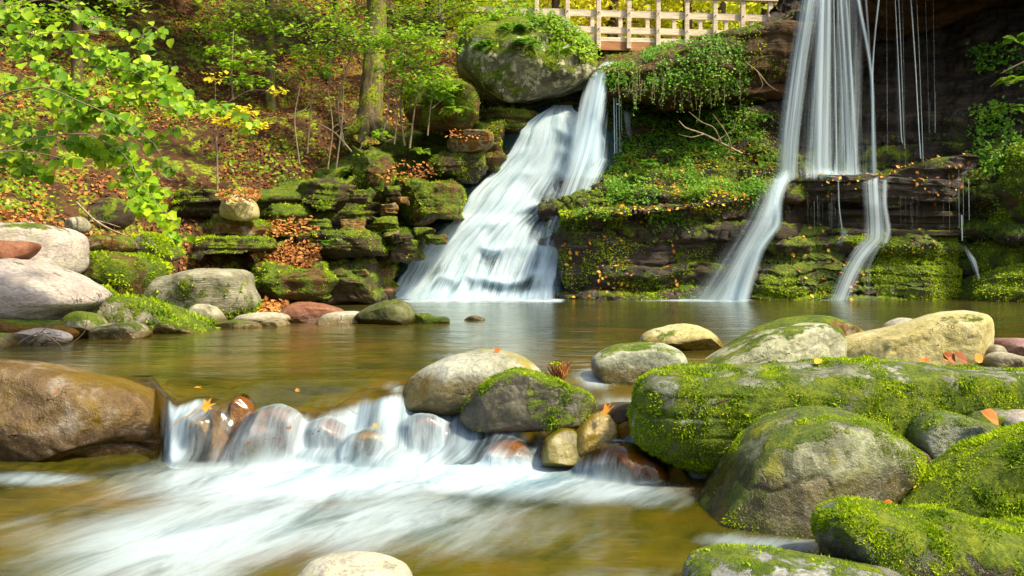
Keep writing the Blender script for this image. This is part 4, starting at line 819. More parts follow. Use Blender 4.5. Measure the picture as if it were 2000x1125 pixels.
FR = [
    ([(1782, 858), (1795, 828), (1820, 812), (1860, 808), (1910, 820), (1955, 832), (1988, 850), (1970, 880), (1920, 898), (1860, 905), (1800, 895)], 4.05, .22, rock_mat('oval', ((.06, .07, .04), (.13, .15, .10), (.26, .28, .22)), moss=.42, sc=2.4, mscale=2.4, rough=.35, spec=.6), 1, 'oval dark green stone tucked under the right end of the long slab'),
    ([(1860, 812), (1876, 795), (1920, 790), (1970, 800), (2005, 815), (1990, 830), (1900, 830)], 4.3, .2, slab_m, 2, 'small flat olive stone against the underside of the long slab'),
    ([(1960, 830), (1975, 812), (2020, 806), (2080, 815), (2080, 850), (1990, 850)], 4.1, .2, rock_mat('slate', PURP, sc=2, rough=.4), 2, 'small slate grey stone with a dead leaf at the right edge'),
    ([(1405, 905), (1412, 880), (1440, 868), (1480, 872), (1490, 900), (1450, 925), (1415, 922)], 4.15, .14, mos_lo, 2, 'small dark stone filling the gap left of the big rounded boulder'),
    ([(1755, 880), (1775, 868), (1800, 880), (1815, 905), (1800, 930), (1770, 925)], 4.0, .12, gr_s, 1, 'upper small grey pebble behind the big rounded boulder'),
    ([(1780, 930), (1795, 915), (1820, 920), (1835, 945), (1810, 962), (1785, 955)], 3.85, .1, rock_mat('darkpeb', DARK, sc=2), 1, 'dark pebble wedged between the big boulder and bright mossy rock'),
    ([(1810, 905), (1850, 890), (1905, 895), (1900, 925), (1850, 945), (1815, 935)], 3.95, .14, rock_mat('darkpeb', DARK), 2, 'dark flat stone under the oval dark green stone'),
    ([(1636, 700), (1640, 680), (1665, 664), (1720, 648), (1775, 632), (1830, 615), (1885, 607), (1925, 615), (1942, 640), (1940, 680), (1915, 708), (1860, 722), (1760, 724), (1670, 722), (1645, 714)], 6.3, .34, rock_mat('cream', CREAM, moss=.16, sc=1.4, lichen=.2, crack=.8, rough=.75), 3, 'large smooth cream coloured boulder resting behind the long slab'),
    ([(1376, 722), (1400, 700), (1440, 678), (1482, 654), (1535, 640), (1590, 630), (1630, 636), (1650, 660), (1652, 690), (1630, 718), (1560, 730), (1440, 732)], 6.25, .32, rock_mat('creamgreen', ((.26, .27, .17), (.40, .41, .28), (.54, .54, .42)), moss=.46, sc=1.6, mscale=1.6, side=.4, lichen=.3), 2, 'pale green grey boulder with mossy face left of the cream boulder'),
    ([(1420, 690), (1445, 668), (1490, 642), (1535, 624), (1590, 617), (1635, 622), (1672, 640), (1700, 660), (1680, 685), (1600, 695), (1480, 698)], 6.95, .30, rock_mat('backmoss', BROWN, moss=.55, sc=1.4, lichen=.4), 3, 'brown mossy boulder peeking out behind the pale green grey one'),
    ([(1248, 675), (1258, 655), (1290, 642), (1335, 633), (1375, 640), (1402, 657), (1414, 678), (1390, 695), (1300, 698), (1255, 690)], 7.25, .28, rock_mat('creamwet', CREAM, moss=.18, sc=1.4, wet=.05), 4, 'pale domed boulder in the pool, furthest of the right hand stones'),
    ([(1156, 718), (1165, 695), (1205, 676), (1245, 671), (1290, 672), (1326, 686), (1337, 712), (1322, 740), (1280, 762), (1220, 764), (1175, 752)], 5.5, .26, rock_mat('ovalpale', ((.24, .26, .17), (.38, .40, .30), (.52, .53, .44)), moss=.30, sc=1.8, side=-.6, wet=.04), 1, 'smooth oval grey green boulder near the left end of the long slab'),
    ([(1728, 648), (1740, 628), (1765, 620), (1788, 628), (1796, 648), (1770, 655)], 7.4, .12, wh_s, 0, 'small white stone peeking over the cream boulder'),
    ([(1650, 668), (1662, 655), (1685, 652), (1700, 664), (1680, 674)], 6.8, .08, wh_s, 0, 'tiny pale pebble between the two pale boulders'),
    ([(1945, 700), (1950, 672), (1968, 662), (2010, 662), (2060, 668), (2060, 702), (1990, 708)], 6.3, .25, rock_mat('redpurple', ((.16, .09, .08), (.28, .18, .16), (.42, .32, .30)), sc=2), 5, 'angular reddish rock at the right edge behind the long slab'),
    ([(1930, 712), (1945, 692), (1975, 690), (2010, 704), (2000, 722), (1940, 724)], 5.9, .15, wh_s, 3, 'pale grey stone below the angular reddish rock'),
    ([(1925, 695), (1935, 676), (1952, 674), (1962, 688), (1950, 702)], 6.1, .08, gr_s, 1, 'small grey pebble touching the right end of the cream boulder'),
    ([(788, 790), (790, 762), (800, 740), (845, 714), (900, 693), (960, 685), (1010, 692), (1045, 712), (1062, 740), (1055, 775), (1010, 800), (900, 805), (820, 802)], 5.15, .28, rock_mat('palemid', ((.22, .22, .15), (.40, .41, .34), (.56, .57, .50)), moss=.10, sc=2, lichen=.25, stain=(.26, .22, .05), wet=.03), 1, 'smooth pale boulder with a small orange leaf on top in the middle of the stream'),
    ([(893, 818), (900, 795), (925, 768), (962, 738), (1005, 720), (1048, 726), (1105, 748), (1150, 766), (1172, 790), (1162, 818), (1110, 835), (1000, 842), (920, 838)], 4.8, .22, rock_mat('midmoss', ((.03, .025, .014), (.06, .05, .03), (.13, .12, .08)), moss=.52, sc=2.4, mscale=2.2, rough=.25, spec=.6), 7, 'dark angular rock with green mossy crown in the middle of the stream'),
    ([(1058, 905), (1062, 866), (1080, 845), (1105, 836), (1128, 848), (1132, 895), (1110, 915), (1070, 915)], 4.62, .13, rock_mat('olive_wet', ((.08, .07, .015), (.20, .17, .05), (.36, .34, .2)), sc=3, rough=.12, spec=.8), 4, 'small glossy wet olive stone at the right end of the white cascade'),
    ([(1112, 880), (1120, 846), (1148, 818), (1180, 806), (1200, 822), (1204, 855), (1180, 888), (1150, 908), (1122, 905)], 4.66, .14, rock_mat('gold_wet', ((.12, .09, .02), (.26, .20, .07), (.44, .38, .22)), sc=3, rough=.12, spec=.8), 4, 'wet golden brown stone with an orange leaf on top beside the mossy slab'),
    ([(1160, 808), (1175, 793), (1215, 788), (1255, 794), (1270, 812), (1230, 824), (1180, 822)], 4.85, .14, rock_mat('darkpeb', DARK, sc=2), 1, 'flat dark wet stone touching the left end of the long slab'),
    ([(1205, 850), (1210, 825), (1235, 816), (1262, 825), (1265, 860), (1240, 880), (1215, 875)], 4.75, .1, rock_mat('amber', ((.16, .08, .015), (.34, .19, .04), (.5, .33, .1)), sc=2, rough=.15), 1, 'amber brown stone in the narrow chute beside the long slab'),
    ([(572, 1150), (582, 1118), (612, 1100), (660, 1092), (715, 1094), (765, 1106), (795, 1126), (800, 1160), (740, 1190), (620, 1190)], 2.85, .16, rock_mat('nearpale', ((.24, .23, .17), (.44, .43, .36), (.6, .6, .53)), lichen=.8, sc=3.4, moss=.1), 1, 'speckled pale stone cut off by the bottom edge of the photo'),
    ([(-160, 800), (-120, 730), (-40, 704), (20, 706), (80, 716), (150, 734), (215, 748), (266, 764), (308, 792), (326, 835), (330, 880), (330, 925), (260, 950), (150, 955), (20, 940), (-100, 910)], 4.92, .44, rock_mat('leftbig', ((.06, .035, .010), (.15, .10, .045), (.44, .40, .34)), sc=1.6, stain=(.16, .11, .03), rough=.3, spec=.6, crack=.8, wet=-.22, bump=1.4), 8, 'big angular golden brown boulder with wet grey shine at the left edge'),
]
RK = {}
for i, (O, Y, dp, mt, fc, lb) in enumerate(FR):
    RK[lb[:14]] = rock('boulder' if dp > .25 else 'stone', lb, O, Y, dp, mt, 220 + i, .036, .6, fc if 'angular golden' not in lb else 16, 0, sharp=.16 if 'angular golden' in lb else .02, n=150 if dp > .2 else 90, m=70 if dp > .2 else 44)
# dark gravel between the right hand rocks
gx, gy = np.meshgrid(np.linspace(1.15, 4.5, 90), np.linspace(2.9, 6.0, 80), indexing='ij')
gd = ((gx - 2.6) / 1.25) ** 2 + ((gy - 4.5) / 1.0) ** 2
gz = -.55 + .50 * np.exp(-gd ** 2) + .05 * fbm(np.stack([gx * 5, gy * 5, gx * 0], -1), 4) + .02 * fbm(np.stack([gx * 25, gy * 25, gx * 0], -1), 2)
tag(npmesh('gravel', np.stack([gx, gy, gz], -1).reshape(-1, 3), gridF(90, 80)[:, ::-1], rock_mat('darkpeb', DARK)), 'dark wet gravel between the right foreground rocks', kind='structure')
# moss fur
moss_on(slab, 95000, .012, -.27, 4.2, 5, -.22)
moss_on(mr, 42000, .014, -.25, 3, 6, .25)
moss_on(lr, 22000, .012, .12, 4, 7, .5)
moss_on(big, 7000, .010, .30, 3, 8, .20)
moss_on(bs, 3500, .009, .28, 5, 9, .25)
moss_on(RK['dark angular r'], 12000, .010, .08, 4, 10, .32)
moss_on(RK['oval dark gree'], 3000, .008, .25, 5, 11, .25)

# ------------------------------------------------------------------ wooden footbridge
wood = simple_mat('weathered_wood', (.46, .36, .24), (.78, .66, .50), 3, .7, .004, (1, 6, 9))
wood_w = simple_mat('warm_wood', (.28, .12, .045), (.46, .22, .09), 3, .7, .004, (1, 6, 9)); wood_shade = simple_mat('underside_shade_wood', (.05, .02, .01), (.13, .055, .03), 3, .7, .004, (1, 6, 9)); steel = simple_mat('bolt_steel', (.2, .2, .2), (.4, .4, .4), 8, .4, .001)  # the darkest wood carries the shade under the bridge in its colour
def beam(a, b, hw, hh, up=(0, 0, 1)):
    a, b = np.array(a, float), np.array(b, float); d = (b - a) / np.linalg.norm(b - a); up = np.array(up, float)
    s = np.cross(d, up); s /= np.linalg.norm(s); u = np.cross(s, d); c = min(hw, hh) * .15; V = []
    pr = [(-hw + c, -hh), (hw - c, -hh), (hw, -hh + c), (hw, hh - c), (hw - c, hh), (-hw + c, hh), (-hw, hh - c), (-hw, -hh + c)]
    for e in (a, b): V += [e + s * p + u * q for p, q in pr]
    return np.array(V), gridF(2, 8, True)
def bpart(name, beams, mat, par, ends=True):
    VV, FF, EX = [], [], []; o_ = 0
    for V, F in beams:
        VV.append(V); FF.append(F + o_); EX += [[o_ + i for i in range(8)][::-1], [o_ + 8 + i for i in range(8)]]; o_ += 16
    V = np.concatenate(VV); return npmesh(name, V, np.concatenate(FF), mat, par, np.array((V[:, 0].mean(), V[:, 1].mean(), V[:, 2].min())), smooth=False, extra=EX)
br = empty('footbridge', (3.0, 18.9, 5.0)); tag(br, 'weathered wooden footbridge with railings crossing above the falls', 'footbridge')
def bl(px): # point on the near rail line
    t = (px - 1048) / (1505 - 1048); return 18.4 + t * .55
def bp_(px, z, dy=0): Y = bl(px); p = at(px, 100, Y); return np.array((p[0], Y + dy, z))
def zpx(py, px=1341): return at(px, py, bl(px))[2]
ZT, ZM, ZL, ZD = zpx(1), zpx(30), zpx(62), zpx(80)
for dy, sgn in ((0, 1), (1.5, -1)):
    pxs = [985, 1048, 1108, 1169, 1228, 1285, 1341, 1396, 1450, 1503, 1560, 1615]
    for x in pxs:
        zb = zpx(98) if dy == 0 else ZD - .1
        po = bpart('post', [beam(bp_(x, zb, dy), bp_(x, ZT + .02, dy), .045, .045, (0, 1, 0))], wood, br)
        if dy == 0:
            for zz in (ZM, ZL):
                q = bp_(x, zz, dy - .052); V, F, _ = tube([q + np.array((0, .01, 0)), q - np.array((0, .012, 0))], [.012, .012], 8, 3)
                npmesh('bolt', V, F, steel, po, q)
    for nm, z_, hh, mt in (('handrail', ZT + .045, .022, wood), ('middle_rail', ZM, .07, wood), ('lower_rail', ZL, .065, wood)):
        hw = .075 if nm == 'handrail' else .02; oy = dy + sgn * (0 if nm == 'handrail' else .068)
        bpart(nm, [beam(bp_(930, z_, oy), bp_(1680, z_, oy), hw, hh)], mt, br)
bpart('curb', [beam(bp_(930, ZD, .02 + .06), bp_(1680, ZD, .02 + .06), .03, .045)], wood, br)
bpart('main_beam', [beam(bp_(930, zpx(92), .10), bp_(1680, zpx(92), .10), .045, .095)], wood_w, br)
bpart('main_beam', [beam(bp_(930, zpx(92), 1.4), bp_(1680, zpx(92), 1.4), .045, .095)], wood_w, br)
bpart('deck', [beam(bp_(940 + i * 14, ZD - .06, -.02 + .1), bp_(940 + i * 14, ZD - .06, 1.45), .066, .02) for i in range(52)], wood, br)
for x in (1165, 1185, 1205, 1225, 1300, 1400): bpart('cross_beam', [beam(bp_(x, zpx(104), .12), bp_(x, zpx(104), 1.4), .05, .05)], wood_shade, br)
tag(rock('bridge_shade_block', 'dark block for the shade under the middle of the footbridge', [(1152, 124), (1156, 102), (1190, 100), (1235, 102), (1236, 124), (1190, 128)], 19.4, .5, wood_shade, 301, .0, .3, n=60, m=24)[0], 'dark block for the shade under the footbridge at the stream mouth', 'shade block')  # dark block put in for the shade beneath the bridge

# ------------------------------------------------------------------ trees and plants
bark = simple_mat('bark', (.05, .037, .016), (.20, .15, .075), 9, .85, .03, (1, 1, .25), moss=.5)
bark_d = simple_mat('bark_dark', (.03, .018, .01), (.09, .06, .035), 9, .85, .02, (1, 1, .25), moss=.25)
twig_m = simple_mat('twig', (.10, .075, .04), (.28, .22, .14), 12, .8, .003)
root_m = simple_mat('dead_root', (.16, .11, .06), (.42, .33, .22), 12, .8, .003)
lf_bright = leaf_mat('leaf_bright', [(0, (.07, .18, .006)), (.5, (.20, .40, .010)), (.85, (.38, .55, .015)), (1, (.55, .50, .02))], .5)
lf_forest = leaf_mat('leaf_forest', [(0, (.30, .40, .010)), (.4, (.60, .68, .015)), (.8, (.80, .78, .04)), (1, (.85, .7, .06))], .6)  # leaf colours raised to carry the backlit brightness of the far wood
lf_round = leaf_mat('leaf_round', [(0, (.06, .17, .006)), (.45, (.20, .40, .008)), (.85, (.46, .62, .02)), (1, (.6, .5, .02))], .45, .5)
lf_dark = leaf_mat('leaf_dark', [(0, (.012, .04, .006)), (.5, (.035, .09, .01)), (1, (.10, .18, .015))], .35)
lf_yel = leaf_mat('leaf_yellow', [(0, (.45, .48, .012)), (.5, (.78, .72, .03)), (1, (.85, .6, .04))], .6)
lf_fern = leaf_mat('leaf_fern', [(0, (.05, .15, .01)), (.5, (.13, .34, .015)), (1, (.28, .48, .03))], .4)
def ell(px, py, Y, rx, ry, n, rng, dz=None, shell=.4):
    """points in an ellipsoid given in pixels at distance Y"""
    c = at(px, py, Y); s = Y / FPX; D = rng.normal(0, 1, (n, 3)); D /= np.linalg.norm(D, axis=1, keepdims=True)
    r = rng.random(n) ** shell
    return c + D * r[:, None] * np.array((rx * s, (dz or rx * s), ry * s))
def tree(name, label, trunk, crown, lmat, bmat, lsize=.12, cat='tree', group=None, seed=1, shape='rhomb', limbs=True, k=10, tilt=.7, up=(0, -.4, 1), amp=.12):
    """trunk: [(px,py,Y,r)], crown: [(px,py,Y,rx,ry,n)]"""
    rng = np.random.default_rng(seed); pts = np.array([at(a, b, c) for a, b, c, r in trunk]); rad = [t[3] for t in trunk]
    e = empty(name, pts[0]); tag(e, label, cat, group)
    parts = [tube(pts, rad, k, len(pts) * 7, amp, seed, .5 if rad[0] > .08 else 0)]
    V, F, R = parts[0]; npmesh('trunk' if rad[0] > .05 else 'stem', V, F, bmat, e, pts[0])
    br_, lv = [], []
    fine = crp(np.c_[pts, rad], 40)
    for (px, py, Y, rx, ry, n) in crown:
        if cat == 'sapling': n = int(n * 2.1); ry *= 1.5
        c = at(px, py, Y); d = np.linalg.norm(fine[:, :3] - c - np.array((0, 0, -.0)), axis=1) + np.maximum(0, fine[:, 2] - c[2] + .1) * 2
        j = int(np.argmin(d)); a = fine[j, :3]; L = np.linalg.norm(c - a)
        if L > .08 and limbs:
            mid = (a + c) / 2 + np.array((0, 0, .12 * L)) + rng.normal(0, .05 * L, 3); r0 = min(fine[j, 3] * .55, .012 + L * .018)
            br_.append(tube([a, mid, c], [r0, r0 * .6, r0 * .3], 5, 9))
            for _ in range(6):
                q = c + rng.normal(0, .6, 3) * np.array((rx, rx, ry)) * Y / FPX; br_.append(tube([c * .6 + mid * .4, (c + q) / 2, q], [r0 * .35, r0 * .25, r0 * .12], 4, 6))
        P = ell(px, py, Y, rx, ry, n, rng); N = np.tile(np.array(up, float), (n, 1))
        m_ = rng.random(n) < np.clip(.85 + .9 * fbm(P * 2.5 + seed, 3), .12, 1); P, N = P[m_], N[m_]
        if len(P): lv.append(leaves(P, N, lsize, rng, shape, tilt))
    if br_: V, F, R = cat_(br_); npmesh('branches', V, F, bmat, e, pts[0])
    if lv: V, F, R = cat_(lv); npmesh('crown' if rad[0] > .05 else 'leaves', V, F, lmat, e, pts[0], {'rnd': R}, smooth=False)
    return e

# far wood behind the bridge: bright trees
rf = random.Random(5)
ftr = ['slim', 'forked', 'leaning', 'thick', 'straight', 'pale', 'bent']
kf = 0
for row, (Y0, cnt) in enumerate(((24, 7), (29, 7), (35, 8), (42, 8))):
    for i in range(cnt):
        px = 760 + (i + .5 + rf.uniform(-.3, .3)) * (1650 - 760) / cnt + (row % 2) * 40; Y = Y0 + rf.uniform(-1.5, 1.5); s = 24 / Y
        gy_ = 88 - row * 6; lean = rf.uniform(-25, 25)
        cr_ = []
        for q in range(9):
            cr_.append((px + rf.uniform(-85, 85) * s + lean, rf.uniform(-170, 62) if q > 3 else rf.uniform(-20, 78), Y + rf.uniform(-1.2, 1.2), rf.uniform(38, 70) * s * 1.1, rf.uniform(18, 34) * s * 1.2, 230))
        side = 'left of' if px < 1040 else ('behind' if px < 1520 else 'right of')
        tree('tree', ['bright yellow green tree standing nearest behind the footbridge', 'light green tree in the second rank of the wood behind the bridge', 'yellow tree in the middle of the bright wood behind the bridge', 'pale sunlit tree far back in the wood behind the bridge'][row],
             [(px, gy_ + 6, Y, .16), (px + lean * .4, 0, Y, .13), (px + lean, -200, Y, .08)], cr_, lf_forest if kf % 3 else lf_yel, bark_d, .17 if row < 2 else .24, seed=400 + kf, group='sunlit trees behind the footbridge', k=7, tilt=.9, up=(0, -.8, .6)); kf += 1

# big tree and thinner trunks on the slope
tree('tree', 'thick mossy tree trunk with spreading roots on the slope left of the lichened boulder', [(716, 262, 16.6, .27), (722, 225, 16.6, .23), (728, 150, 16.7, .20), (734, 60, 16.8, .19), (737, -60, 16.8, .17), (742, -260, 16.9, .12)],
     [(700, -150, 16.5, 120, 40, 500), (800, -200, 16.6, 120, 50, 500), (640, -230, 16.4, 110, 40, 400)], lf_bright, bark, .13, seed=450, k=22, amp=.16)
for i, (a, b, dx) in enumerate(((700, 252, -40), (712, 262, -12), (735, 262, 22), (748, 250, 40))):   # root flare belongs to the tree
    p = [at(722, 232, 16.35), at((722 + a) / 2, 243, 16.25), at(a + dx * .3, b + 4, 16.1), at(a + dx, b + 18, 16.0)]
    V, F, R = tube(p, [.14, .12, .08, .03], 10, 16, .1, i); npmesh('root', V, F, bark, [o for o in bpy.data.objects if o.get('label', '').startswith('thick mossy tree')][0], None)
TR = [
    ([(152, 185, 15.2, .10), (150, 90, 15.3, .085), (148, -40, 15.4, .08), (150, -250, 15.5, .06)], bark_d, 'slender red brown trunk rising behind the round leaved shrub'),
    ([(530, 245, 17.2, .10), (528, 150, 17.3, .09), (526, 40, 17.4, .085), (522, -200, 17.5, .06)], bark, 'straight young trunk in the middle of the leafy slope'),
    ([(90, 60, 18, .09), (94, 0, 18, .08), (98, -180, 18, .06)], bark_d, 'pale thin trunk at the top left among dark trees'),
    ([(250, 60, 18.5, .08), (256, -10, 18.5, .07), (262, -180, 18.5, .05)], bark_d, 'thin trunk at the top left beyond the round leaves'),
    ([(28, 40, 20, .09), (24, -60, 20, .08), (22, -200, 20, .06)], bark_d, 'dark trunk in the top left corner'),
    ([(330, 20, 21, .10), (334, -60, 21, .09), (338, -200, 21, .07)], bark_d, 'dark trunk on the upper slope behind the thin trunk'),
    ([(640, 200, 18.5, .05), (644, 110, 18.5, .045), (655, 0, 18.6, .04), (660, -150, 18.6, .03)], bark_d, 'thin dark trunk left of the thick mossy tree'),
    ([(860, 70, 21, .09), (862, 0, 21, .085), (866, -150, 21, .07)], bark, 'mossy trunk above the lichened boulder near the bridge'),
]
for i, (t, bm_, lb) in enumerate(TR):
    cw = [(t[-1][0] + rf.uniform(-130, 130), rf.uniform(-300, -70), t[-1][2] + rf.uniform(-2, 2), 110, 34, 520) for q in range(9)]  # unseen crowns above the view, thickened to cast shade on the slope
    tree('tree', lb, t, cw, lf_bright, bm_, .19, seed=460 + i, k=10)

# saplings with tiers of small bright leaves
SAP = [
    ('maple sapling with yellow green leaves in front of the thick tree', [(672, 285, 15.6, .022), (660, 200, 15.6, .018), (690, 90, 15.5, .012)], [(690, 62, 15.5, 70, 10, 130), (640, 95, 15.5, 60, 9, 100), (720, 88, 15.4, 55, 9, 110), (600, 60, 15.5, 60, 9, 90), (660, 30, 15.5, 80, 12, 120), (780, 70, 15.4, 50, 8, 90)], lf_bright),
    ('bright maple sapling spreading tiers of leaves above the mossy ferny block', [(790, 285, 15.4, .022), (782, 215, 15.4, .018), (790, 120, 15.4, .012)], [(800, 118, 15.3, 60, 9, 120), (850, 95, 15.3, 60, 8, 100), (790, 78, 15.3, 75, 9, 130), (850, 140, 15.3, 40, 7, 60), (760, 140, 15.3, 40, 7, 60), (830, 60, 15.4, 60, 9, 100)], lf_bright),
    ('two stemmed sapling with pale stems leaning right of the thick tree', [(800, 290, 15.3, .02), (806, 240, 15.3, .016), (816, 170, 15.3, .01)], [(820, 158, 15.2, 60, 8, 110), (870, 170, 15.2, 40, 7, 60), (790, 180, 15.2, 30, 6, 40)], lf_bright),
    ('leafy young tree hanging bright green tiers at the top centre', [(860, 60, 18.5, .04), (858, 0, 18.5, .035), (862, -120, 18.4, .02)], [(900, 30, 18.2, 80, 12, 170), (840, 12, 18.2, 80, 12, 170), (960, 25, 18.2, 70, 10, 150), (1000, 45, 18.2, 50, 9, 100), (920, -10, 18.2, 100, 12, 170), (1010, 5, 18.2, 60, 14, 130), (780, 30, 18.2, 60, 12, 120)], lf_bright),
    ('green understory sapling at the top between the slender and straight trunks', [(450, 165, 16.5, .03), (452, 80, 16.5, .025), (440, -40, 16.4, .015)], [(450, 20, 16.3, 70, 12, 150), (500, 45, 16.3, 60, 10, 120), (430, 55, 16.3, 50, 9, 90), (560, 20, 16.3, 70, 11, 130), (470, 85, 16.2, 50, 8, 80), (440, 75, 16.2, 35, 7, 60), (540, 55, 16.2, 50, 8, 80)], lf_bright),
    ('sapling with yellow and orange tinted leaves low on the leaf covered slope', [(425, 395, 13.4, .016), (424, 300, 13.5, .014), (420, 215, 13.6, .01)], [(420, 215, 13.5, 35, 7, 40), (450, 235, 13.5, 45, 8, 50), (480, 215, 13.5, 30, 6, 30), (540, 178, 13.6, 22, 6, 22), (500, 245, 13.5, 30, 7, 30), (420, 150, 13.6, 28, 7, 30)], lf_yel),
    ('dark green bushy sapling right of the slender red brown trunk', [(455, 195, 14.6, .02), (452, 140, 14.6, .016), (456, 60, 14.6, .01)], [(450, 128, 14.5, 45, 7, 80), (480, 158, 14.5, 50, 7, 80), (430, 100, 14.5, 35, 6, 50), (500, 110, 14.5, 40, 7, 60), (520, 130, 14.6, 30, 7, 40)], lf_bright),
    ('yellow green sapling between the straight trunk and the thick tree', [(600, 300, 15.6, .018), (606, 220, 15.6, .014), (612, 110, 15.6, .01)], [(610, 120, 15.5, 50, 8, 60), (580, 100, 15.5, 40, 8, 50), (640, 140, 15.5, 45, 8, 60), (570, 150, 15.5, 30, 7, 30)], lf_bright),
    ('small leafy sapling at the foot of the slope above the mossy ledges', [(705, 345, 15.0, .014), (700, 300, 15.0, .012), (712, 275, 15.0, .008)], [(715, 300, 14.9, 22, 6, 26), (740, 262, 15.0, 26, 6, 30), (690, 330, 14.9, 18, 5, 16)], lf_bright),
    ('leafy bush overhanging the dark top left corner', [(-60, 160, 12, .03), (-20, 60, 12, .025), (20, -40, 12, .015)], [(20, 10, 12, 60, 12, 110), (80, 30, 12, 50, 10, 70), (30, 60, 12, 50, 12, 80), (150, 20, 12.5, 60, 10, 60), (250, 10, 13, 50, 10, 50), (200, 40, 13, 40, 8, 40)], lf_bright),
]
for i, (lb, st_, cr_, mt) in enumerate(SAP):
    tree('sapling', lb, st_, cr_, mt, twig_m, .092, 'sapling', seed=480 + i, shape='rhomb', k=6, tilt=.35, up=(0, -.35, 1), amp=.05)
# bare thin stems
BS = [((745, 275), (760, 200), (752, 120)), ((770, 282), (776, 220), (770, 160)), ((835, 265), (840, 215), (846, 180)), ((655, 340), (668, 240), (672, 150)), ((640, 330), (650, 250), (640, 170)), ((585, 320), (575, 230), (590, 150)), ((690, 300), (655, 260), (620, 240))]
BSL = ['leftmost bare stem right of the thick tree', 'second bare stem right of the thick tree', 'pale bare stem before the ferny mossy block', 'tall bare stem just left of the thick tree', 'shorter bare stem left of the thick tree', 'lone thin stem in the middle of the leaf litter', 'slanting bare twig at the thick tree roots']
for i, (p, lb) in enumerate(zip(BS, BSL)):
    pp = [at(a, b, 15.3) for a, b in p]; V, F, R = tube(pp, [.016, .012, .006], 6, 12, .1, i); V2, F2, R2 = tube([pp[1], pp[1] + np.array((.25, .1, .25)), pp[1] + np.array((.4, .1, .6))], [.008, .006, .003], 5, 8)
    V, F, R = cat_([(V, F, R), (V2, F2, R2)]); tag(npmesh('bare_stem', V, F, twig_m, loc=pp[0]), lb, 'stem')

# round leaved shrub at the left, close to the viewer
def shrub():
    rng = np.random.default_rng(77); Yb = 7.0
    e = empty('shrub', at(-120, 560, Yb)); tag(e, 'shrub with large round bright green leaves arching in from the left', 'shrub')
    base = at(-120, 560, Yb)
    brs = [[(-120, 560), (-110, 300), (-60, 120), (60, 70), (180, 60), (250, 62), (292, 90)], [(-115, 500), (-80, 260), (40, 170), (160, 130), (260, 140), (320, 180), (372, 208), (440, 215), (505, 240)],
           [(-115, 520), (-60, 330), (60, 272), (170, 262), (240, 300), (270, 350), (310, 400), (350, 445), (362, 470)], [(-100, 420), (-30, 300), (80, 300), (130, 312)], [(-110, 380), (-20, 200), (80, 170), (160, 200), (240, 235), (300, 280), (325, 325)]]
    tb = []
    for i, b in enumerate(brs):
        pts = [at(x, y, Yb - .15 * i + .12 * j * 0) for j, (x, y) in enumerate(b)]; tb.append(tube(pts, list(np.linspace(.0065, .0018, len(pts))), 6, 60, .05, i))
    CL = [(235, 60, 25, 12, 7), (180, 35, 30, 15, 14), (60, 70, 70, 34, 40), (30, 95, 40, 25, 18), (285, 75, 34, 16, 10), (200, 110, 50, 25, 30), (280, 140, 60, 30, 62), (330, 178, 28, 26, 34), (348, 205, 22, 20, 18), (130, 170, 50, 30, 34), (170, 215, 60, 25, 38), (100, 195, 30, 25, 18), (240, 240, 50, 20, 34),
          (140, 235, 30, 20, 14), (210, 290, 55, 26, 54), (160, 278, 30, 15, 18), (262, 338, 38, 30, 44), (292, 372, 36, 26, 44), (285, 400, 24, 20, 22), (330, 430, 20, 14, 9), (350, 460, 12, 10, 6), (60, 268, 60, 20, 28), (30, 312, 40, 20, 28), (60, 332, 40, 12, 14), (15, 240, 30, 20, 12), (118, 312, 26, 14, 8),
          (380, 205, 30, 18, 16), (430, 212, 40, 14, 15), (482, 238, 22, 14, 9), (320, 320, 15, 14, 6), (300, 270, 26, 18, 10), (30, 25, 40, 22, 22), (310, 60, 20, 12, 6), (260, 185, 50, 20, 26), (90, 130, 40, 18, 16), (340, 255, 12, 10, 4), (40, 165, 40, 18, 14), (150, 80, 34, 14, 14)]
    P = []
    for cx, cy, rx, ry, n in CL:
        P.append(ell(cx, cy, Yb + rng.uniform(-.35, .45), rx * 1.05, ry * 1.15, int(n * 2.1), rng, .25, .6))
        ctr = P[-1].mean(0)
        for q in P[-1][::3]: tb.append(tube([ctr, (ctr + q) / 2 + np.array((0, 0, .02)), q], [.004, .003, .0015], 4, 5))
    P = np.concatenate(P); n = len(P)
    V, F, R = leaves(P, np.tile(np.array((0.05, -.85, .65)), (n, 1)), .068, rng, 'round', .42, up=(.35, -.2, -.8))
    npmesh('leaves', V, F, lf_round, e, base, {'rnd': R})
    V, F, R = cat_(tb); npmesh('branches', V, F, twig_m, e, base)
shrub()

